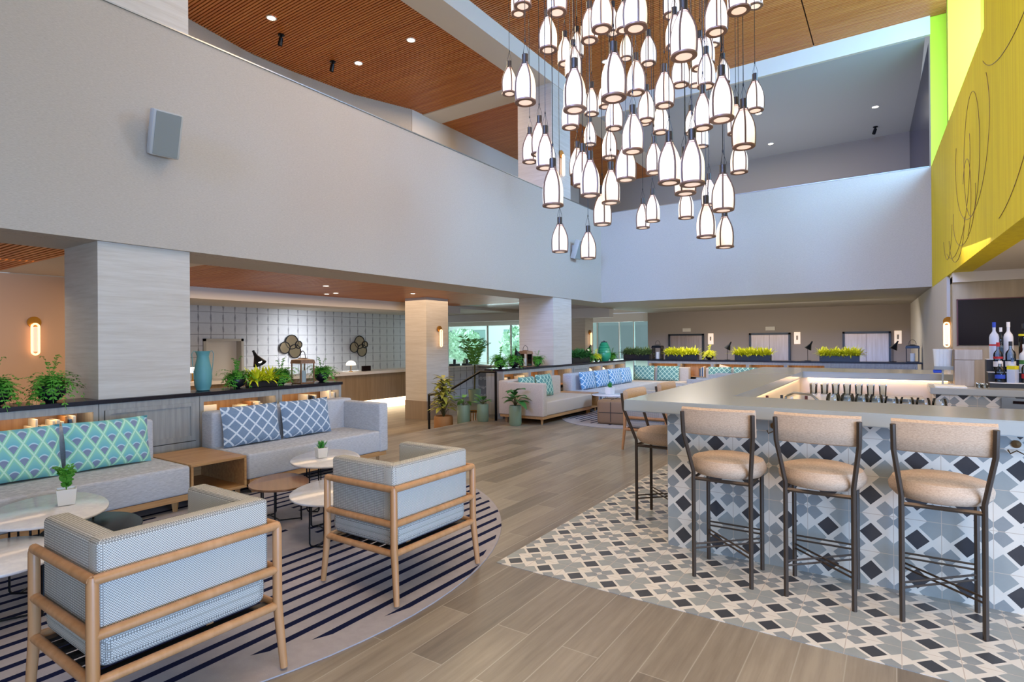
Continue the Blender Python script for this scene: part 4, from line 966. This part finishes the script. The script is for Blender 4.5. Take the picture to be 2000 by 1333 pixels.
for k in range(4):
    a = PI/2*k+.4; bm = BM(); pp = [((r+.005)*math.cos(a), (r+.005)*math.sin(a), z) for r, z in prof]
    tube(bm, pp+[(.037*math.cos(a), .037*math.sin(a), .42)], .0088, 6); obj('cage_strap', bm, 'strap_brown', PEND, True)
bm = BM()
for k in range(3):
    a = 2*PI*k/3; tube(bm, [(.033*math.cos(a), .033*math.sin(a), .50), (.036*math.cos(a), .036*math.sin(a), .54), (0, 0, .66)], .0022, 5)
lathe(bm, [(.007, .65), (.009, .665), (.004, .69)], 8); obj('suspension_wires', bm, 'black_metal', PEND)
bm = BM(); tube(bm, [(0, 0, 0), (0, 0, 1)], .004, 6); CORD = obj('cord', bm, 'black_metal', PEND); CORD.location.z = .68
ordn = ['leftmost', 'second from the left', 'third from the left', 'fourth from the left', 'fifth from the left', 'sixth from the left', 'seventh from the left', 'eighth from the left', 'rightmost']
tiern = ['lowest tier', 'second tier up', 'third tier up', 'fourth tier up', 'middle tier', 'sixth tier up', 'third tier from the top', 'second tier from the top', 'topmost tier']
szn = ['small distant', 'mid-sized', 'large near']
first = True
kidp = kids(PEND)
for ti, T in enumerate(PX):
    for i, (x, y, z, sz) in enumerate(T):
        l = '%s bottle pendant, %s in the %s' % (szn[sz], 'rightmost' if i == len(T)-1 else ordn[i], tiern[ti])
        if first: r = PEND; ks = kidp; first = False
        else:
            r = PEND.copy(); COL.objects.link(r); ks = []
            for k in kidp: c = k.copy(); COL.objects.link(c); c.parent = r; ks.append(c)
        r.location = (x, y, z); r.rotation_euler = (0, 0, (i*1.7+ti*2.3) % 6.28); r['label'] = l
        for c in ks:
            if c.name.startswith('cord'): c.scale.z = 7.86-z-.68

# ------------------------------------------------------------------ bar
BZ, BT = 1.10, .085
o = thing('bar_counter', 'large U-shaped bar with pale stone top and patterned tile front', 'bar')
def slab(name, pts, z0, z1, mat, par, bev=.006):
    bm = BM(); t = [bm.verts.new((x, y, z1)) for x, y in pts]; b = [bm.verts.new((x, y, z0)) for x, y in pts]; n = len(pts)
    bm.faces.new(t); bm.faces.new(list(reversed(b)))
    for i in range(n): bm.faces.new((t[i], b[i], b[(i+1) % n], t[(i+1) % n]))
    if bev: bmesh.ops.bevel(bm, geom=list(bm.edges), offset=bev, segments=2, affect='EDGES')
    return obj(name, bm, mat, par)
XR = 3.9
slab('bar_top', [(-1.69, 3.99), (XR, 3.99), (XR, 4.66), (-1.06, 4.66), (-1.06, 8.80), (WX(9), 8.80), (WX(10), 10.0), (-1.80, 10.0)], BZ-BT, BZ, 'bar_stone', o)
bm = BM(); box(bm, -1.42, XR, 4.18, 4.20, 0, BZ-BT); obj('front_tiles', bm, 'tile_front', o)
bm = BM(); box(bm, -1.42, -1.40, 4.20, 9.7, 0, BZ-BT); obj('side_tiles', bm, 'tile_side', o)
bm = BM(); box(bm, -1.42, .7, 9.68, 9.72, 0, BZ-BT); obj('rear_tiles', bm, 'tile_front', o)
bm = BM(); box(bm, -1.40, XR, 4.20, 4.62, 0, BZ-BT-.002); box(bm, -1.40, -1.10, 4.62, 9.68, 0, BZ-BT-.002); box(bm, -1.10, WX(9.2), 8.86, 9.68, 0, BZ-BT-.002); obj('inner_carcass', bm, 'inner_wall', o)
bm = BM(); box(bm, -1.09, -1.07, 4.8, 8.7, 1.008, 1.014); box(bm, -1.0, .55, 8.82, 8.85, 1.008, 1.014); obj('light_strip', bm, 'warm_strip', o)
for x, z, l in ((-.679, .957, 1), (.561, .95, 2)):
    h = obj('coat_hook', (lambda b: (lathe(b, [(.022, 0), (.022, .006), (.001, .008)], 14), xf(b, list(b.verts), Matrix.Translation((x, 4.18, z)) @ Matrix.Rotation(PI/2, 4, 'X')), tube(b, [(x-.04, 4.15, z-.03), (x-.03, 4.14, z-.05), (x, 4.165, z-.035), (x+.03, 4.14, z-.05), (x+.04, 4.15, z-.03)], .004, 6), b)[-1])(BM()), 'outlet_brass', o)
# service side furniture
o = thing('work_counter', 'stainless work counter with sinks inside the bar', 'counter')
bm = BM(); box(bm, -1.09, -.55, 4.70, 8.25, .80, .84, bev=.004); box(bm, -.55, XR-1, 4.64, 5.15, .80, .84); obj('worktop', bm, 'steel', o)
bm = BM(); box(bm, -1.08, -.58, 4.75, 8.2, 0, .80); box(bm, -.58, XR-1, 4.64, 5.1, 0, .80); obj('cabinet', bm, 'dark_steel', o)
bm = BM(); box(bm, -.45, .38, 5.0, 5.14, .84, .95, bev=.006); obj('backsplash', bm, 'steel', o)
bm = BM(); tube(bm, [(-.9, 6.2, .84), (-.9, 6.2, .98), (-.82, 6.15, 1.02), (-.66, 6.1, 1.01), (-.6, 6.08, .96)], .012, 8); obj('tap', bm, 'steel', o, True)
o = thing('glass_counter', 'rear glass-storage shelf inside the bar', 'counter')
bm = BM(); box(bm, -1.0, .3, 8.30, 8.78, .78, .82, bev=.004); obj('worktop', bm, 'steel', o)
bm = BM(); box(bm, -.98, .28, 8.34, 8.76, 0, .78); obj('cabinet', bm, 'inner_wall', o)
def wineglass(lbl):
    o = thing('wine_glass', lbl, 'glass', group='glasses in a row inside the bar')
    bm = BM(); lathe(bm, [(.035, 0), (.034, .004), (.005, .01), (.005, .08), (.03, .1), (.042, .14), (.038, .19), (.032, .21)], 16, cap=False); obj('bowl', bm, 'clear_glass', o, True); return o
wg = wineglass('stemmed glass, first from the left in the front row inside the bar'); wg.location = (-.42, 5.3, .85); wg.scale = (1.2, 1.2, 1.15)
bm = BM(); box(bm, -.5, .42, 5.2, 5.6, .82, .85); ot = tag(obj('glass_tray', bm, 'dark_steel'), 'dark ledge holding stemmed glasses inside the bar', 'tray')
o = ot; bm = BM(); box(bm, -.48, .40, 5.22, 5.58, 0.0, .82); obj('support', bm, 'dark_steel', ot)
for i in range(1, 12): dup(wg, (-.42+(i % 8)*.10, 5.3+(i//8)*.14, .85), 0, 'stemmed glass, %s in the %s row inside the bar' % (ORD[i % 8], ['front', 'back'][i//8]), 'glasses in a row inside the bar')
bm = BM(); lathe(bm, [(.036, 0), (.043, .14)], 14, cap=False); lathe(bm, [(.0001, 0), (.03, 0)], 14, cap=False); tb = tag(obj('tumbler', bm, 'clear_glass', None, True, (-.9, 8.5, .82)), 'clear tumbler, first from the left in the front row on the rear bar shelf', 'glass', 'tumblers on the rear shelf')
for i in range(1, 14): dup(tb, (-.9+(i % 7)*.13, 8.5+(i//7)*.12, .82), 0, 'clear tumbler, %s in the %s row on the rear bar shelf' % (ORD[i % 7], ['front', 'back'][i//7]))
for i in range(4):
    bm = BM(); lathe(bm, [(.03, 0), (.03, .12), (.012, .17), (.012, .2)], 12); c = obj('squeeze_bottle', bm, ['red_rubber', 'cap_dark', 'label_white', 'red_rubber'][i], None, True, (-.95+.1*i, 5.5+.13*(i % 2), .84)); tag(c, ['dark red bottle by the bar sink', 'black bottle by the bar sink', 'white bottle by the bar sink', 'second red bottle nearer the tap'][i], 'bottle')
# back bar island
BX = WX(8)
o = thing('back_bar', 'back-bar cabinet with stone top and patterned tiles at right', 'bar')
slab('counter_slab', [(.33, 7.75), (3.6, 7.75), (3.6, 8.6), (.33, 8.6)], .93, 1.0, 'bar_stone', o)
m_tile('tile_back', (0, 2), (.5, .82), .25)
bm = BM(); box(bm, .38, 3.5, 7.80, 8.58, 0, .93); obj('body', bm, 'tile_back', o)
bm = BM(); box(bm, .93, 1.6, 7.77, 7.80, .2, .915); obj('fridge_door', bm, 'steel', o)
bm = BM(); box(bm, 1.02, 1.2, 7.76, 7.77, .86, .89); obj('vent_plate', bm, 'screen', o)
o = thing('bottle_rack', 'stepped lit rack holding spirit bottles on the back bar', 'shelf', (.87, 8.1, 1.0))
bm = BM(); box(bm, 0, 1.7, -.02, .38, 0, .05); box(bm, 0, 1.7, .11, .38, .05, .16); box(bm, 0, 1.7, .24, .38, .16, .30); obj('tiers', bm, 'cap_dark', o)
bm = BM(); box(bm, 0, 1.7, -.022, .11, .05, .056); box(bm, 0, 1.7, .108, .24, .16, .166); box(bm, 0, 1.7, .238, .38, .30, .306); obj('glow_treads', bm, 'label_white', o)
def bottle(lbl, loc, h, r, body, capm, labm, sq=False, neck=.28, inner=None, lab=(.25, .5), lab2=None):
    o = thing('spirit_bottle', lbl, 'bottle', loc, .2)
    n = 4 if sq else 20; rr = r*1.3 if sq else r
    sh = h*(1-neck)
    bm = BM(); lathe(bm, [(rr*.95, 0), (rr, .008), (rr, sh*.82), (rr*.85, sh*.92), (rr*.42, sh*1.02), (r*.33, sh*1.08), (r*.33, h*.93)], n); obj('glass_body', bm, body, o, 50)
    bm = BM(); lathe(bm, [(r*.38, h*.86), (r*.38, h), (.001, h)], 14); obj('cap', bm, capm, o)
    bm = BM(); lathe(bm, [(rr*1.02, sh*lab[0]), (rr*1.02, sh*lab[1])], n, cap=False); obj('label', bm, labm, o)
    if lab2:
        bm = BM(); lathe(bm, [(rr*1.03, sh*lab2[1]), (rr*1.03, sh*lab2[2])], n, cap=False); obj('label', bm, lab2[0], o)
simple('frost', 'BCC8E0', .35); simple('frost_white', 'D8DCE4', .35)
bx, by, bz = .89, 8.1, 1.0
bottle('tall frosted vodka bottle with a blue cap at the left of the top tier', (bx+0.057, by+.31, bz+.306), .42, .044, 'frost', 'label_blue', 'frost', lab2=('label_red', .5, .56))
bottle('tall clear bottle with white cap on the top tier', (bx+0.180, by+.31, bz+.306), .42, .043, 'frost_white', 'label_white', 'frost_white')
bottle('dark amber bottle with yellow band on the top tier', (bx+0.312, by+.32, bz+.306), .40, .045, 'whisky_glass', 'cap_dark', 'label_yellow', lab=(.9, .98))
bottle('clear bottle with a red cap and pale label on the middle tier', (bx+0.074, by+.175, bz+.166), .33, .042, 'bottle_glass', 'label_red', 'label_white', lab2=('label_red', .62, .72))
bottle('round clear bottle with dark stopper on the middle tier', (bx+0.180, by+.175, bz+.166), .34, .045, 'bottle_glass', 'cap_dark', 'label_white')
bottle('white-labelled bottle with green mark on the middle tier', (bx+0.295, by+.175, bz+.166), .31, .045, 'frost_white', 'label_white', 'label_white', lab2=('label_green', .4, .6))
bottle('squat bottle with a blue label on the lowest tier', (bx+0.074, by+.045, bz+.056), .24, .044, 'bottle_glass', 'label_white', 'label_blue')
bottle('square clear bottle with a yellow band on the lowest tier', (bx+0.180, by+.045, bz+.056), .27, .04, 'frost', 'bottle_glass', 'frost', True, lab2=('label_yellow', .75, .95))
bottle('clear bottle with a red and white label on the lowest tier', (bx+0.295, by+.045, bz+.056), .28, .044, 'bottle_glass', 'cap_dark', 'label_red')
bottle('clear bottle half hidden between the two tall frosted bottles', (bx+.118, by+.335, bz+.306), .36, .036, 'bottle_glass', 'label_white', 'bottle_glass')
bottle('clear bottle half hidden behind the white-labelled bottle', (bx+.40, by+.31, bz+.306), .38, .04, 'bottle_glass', 'cap_dark', 'label_white')
bottle('whisky bottle at the right edge of the photo on the middle tier', (bx+.40, by+.175, bz+.166), .33, .045, 'whisky_glass', 'cap_dark', 'label_white')
# steel cup dispenser, stacked cups, tray
o = thing('ice_dispenser', 'tall brushed steel dispenser with overhanging head on the back bar', 'dispenser', (.66, 8.25, 1.0))
bm = BM(); box(bm, -.09, .09, -.09, .09, 0, .30, bev=.004); obj('body', bm, 'brushed', o)
bm = BM(); box(bm, -.09, .16, -.1, .1, .30, .42, bev=.004); obj('head', bm, 'brushed', o)
cg = thing('cup_stack', 'stack of clear plastic cups leaning beside the steel dispenser', 'cups', (.47, 8.3, 1.0))
bm = BM(); box(bm, -.08, .10, -.06, .06, .18, .22); box(bm, -.01, .01, -.01, .01, 0, .2); obj('holder', bm, 'steel', cg)
for i in range(4):
    bm = BM(); lathe(bm, [(.028, 0), (.04, .18), (.044, .2), (.04, .2), (.03, .01)], 16, (-.05+.035*i, .0, .22), cap=False); obj('cup', bm, 'plastic_cup', cg, True)
bm = BM(); box(bm, -.09, -.01, -.04, .04, .14, .18, bev=.01); obj('clip', bm, 'label_blue', cg)
bm = BM(); box(bm, 0, .28, -.22, .22, 0, .012); tag(obj('bar_mat', bm, 'out_build', None, None, (.38, 8.1, 1.0)), 'pale rubber mat on the left end of the back bar', 'mat')
for i in range(5):
    bm = BM(); lathe(bm, [(.02, 0), (.024, .05)], 12, cap=False); tag(obj('shot_glass', bm, 'clear_glass', None, True, (.775+.045*(i % 2), 7.95+.07*(i//2), 1.0)), 'tiny clear glass, %s between dispenser and bottle rack' % ORD[i], 'glass', 'tiny glasses by the rack')
# dark television in the stone wall
o = thing('television', 'large dark screen recessed in the stone wall behind the bottles', 'television')
bm = BM(); box(bm, .815, 3.2, 10.975, 11.0, 1.44, 2.13); obj('screen', bm, 'screen', o)
bm = BM(); box(bm, .80, .815, 10.96, 11.0, 1.43, 2.14); box(bm, .80, 3.2, 10.96, 11.0, 2.13, 2.145); obj('frame', bm, 'red_rubber', o)

# ------------------------------------------------------------------ bar stools
def stool(lbl, loc, rz):
    """faces local +y (towards the bar)"""
    o = thing('bar_stool', lbl, 'stool', loc, rz, 'upholstered bar stools')
    k = .175
    bm = BM(); lathe(bm, [(.001, .655), (.15, .655), (.205, .668), (.234, .70), (.238, .73), (.218, .767), (.15, .788), (.001, .794)], 36, sx=1, sy=.95); obj('seat', bm, 'stool_fabric', o, True)
    bm = BM(); tube(bm, [(-k, -k, .645), (k, -k, .645), (k, k, .645), (-k, k, .645)], .012, 4, closed=True); obj('seat_frame', bm, 'stool_metal', o)
    for s in (-1, 1):
        bm = BM(); tube(bm, [(s*k, -k, 0), (s*k, -k, .69), (s*(k+.034), -k-.10, .955), (s*(k+.036), -k-.115, 1.09)], .0135, 8); obj('leg', bm, 'stool_metal', o, 30)
        bm = BM(); tube(bm, [(s*k, k, 0), (s*k, k, .66)], .0135, 8); obj('leg', bm, 'stool_metal', o, 30)
    for (a, b, z) in (((-k, k), (k, k), .27), ((-k, -k), (k, k), .215), ((k, -k), (-k, k), .215)):
        for dz in (0, -.028):
            bm = BM(); tube(bm, [(a[0], a[1], z+dz), (b[0], b[1], z+dz)], .006, 6); obj('stretcher', bm, 'stool_metal', o)
    bm = BM(); n = 12; W = k+.045
    fr, bk = [], []
    for i in range(n+1):
        x = -W+2*W*i/n; c = .03*(1-(x/W)**2)
        fr.append([(x, -k-.04-c, .955), (x, -k-.052-c, 1.03), (x, -k-.060-c, 1.105)]); bk.append([(x, -k-.082-c, .955), (x, -k-.095-c, 1.03), (x, -k-.102-c, 1.105)])
    R1 = []
    for f, b in zip(fr, bk):
        loop = [f[0], f[1], f[2], ((f[2][0]), (f[2][1]+b[2][1])/2, 1.118), b[2], b[1], b[0], (f[0][0], (f[0][1]+b[0][1])/2, .945)]
        R1.append([bm.verts.new(p) for p in loop])
    for A, B in zip(R1, R1[1:]):
        for q in range(8): bm.faces.new((A[q], A[(q+1) % 8], B[(q+1) % 8], B[q]))
    bm.faces.new(R1[0]); bm.faces.new(R1[-1]); obj('backrest', bm, 'stool_fabric', o, 60)
    return o
s1 = stool('bar stool leftmost of the three along the bar front', (-.914, 3.885, 0), 0)
dup(s1, (-.37, 3.895, 0), 0, 'bar stool in the middle of the three along the bar front')
dup(s1, (.203, 3.905, 0), 0, 'bar stool at the right of the three along the bar front')
dup(s1, (-1.665, 4.79, 0), -PI/2, 'bar stool at the left side of the bar, seat half hidden')
dup(s1, (-1.665, 5.64, 0), -PI/2, 'bar stool mostly hidden behind the bar corner')

# ------------------------------------------------------------------ outside the entrance
o = thing('building', 'bright white building outside beyond the glass', 'building', (-30, 42, -.32))
bm = BM(); box(bm, -8, 8, 0, 4, 0, 5); obj('wall', bm, 'out_build', o)
for k in range(4):
    bm = BM(); box(bm, -6.5+k*3.6, -5+k*3.6, -.05, .02, 1, 3); obj('window', bm, 'aqua_glass', o)
def tree(lbl, loc, s):
    o = thing('tree', lbl, 'tree', loc, 0, 'trees outside the entrance')
    bm = BM(); tube(bm, [(0, 0, 0), (.1, 0, 1.2*s), (0, .1, 2.4*s)], .12*s, 7); obj('trunk', bm, 'stem', o)
    bm = BM()
    for i in range(900):
        v = Vector((random.gauss(0, 1), random.gauss(0, 1), random.gauss(0, 1))).normalized()*random.uniform(.3, 1)**.4*1.7*s
        c = Vector((v.x, v.y, v.z*.8+2.1*s)); a = Vector((random.uniform(-1, 1), random.uniform(-1, 1), random.uniform(-1, 1)))*.22*s; b = a.cross(Vector((random.random(), 1, .3))).normalized()*.12*s
        quad(bm, [c-a, c+b, c+a, c-b])
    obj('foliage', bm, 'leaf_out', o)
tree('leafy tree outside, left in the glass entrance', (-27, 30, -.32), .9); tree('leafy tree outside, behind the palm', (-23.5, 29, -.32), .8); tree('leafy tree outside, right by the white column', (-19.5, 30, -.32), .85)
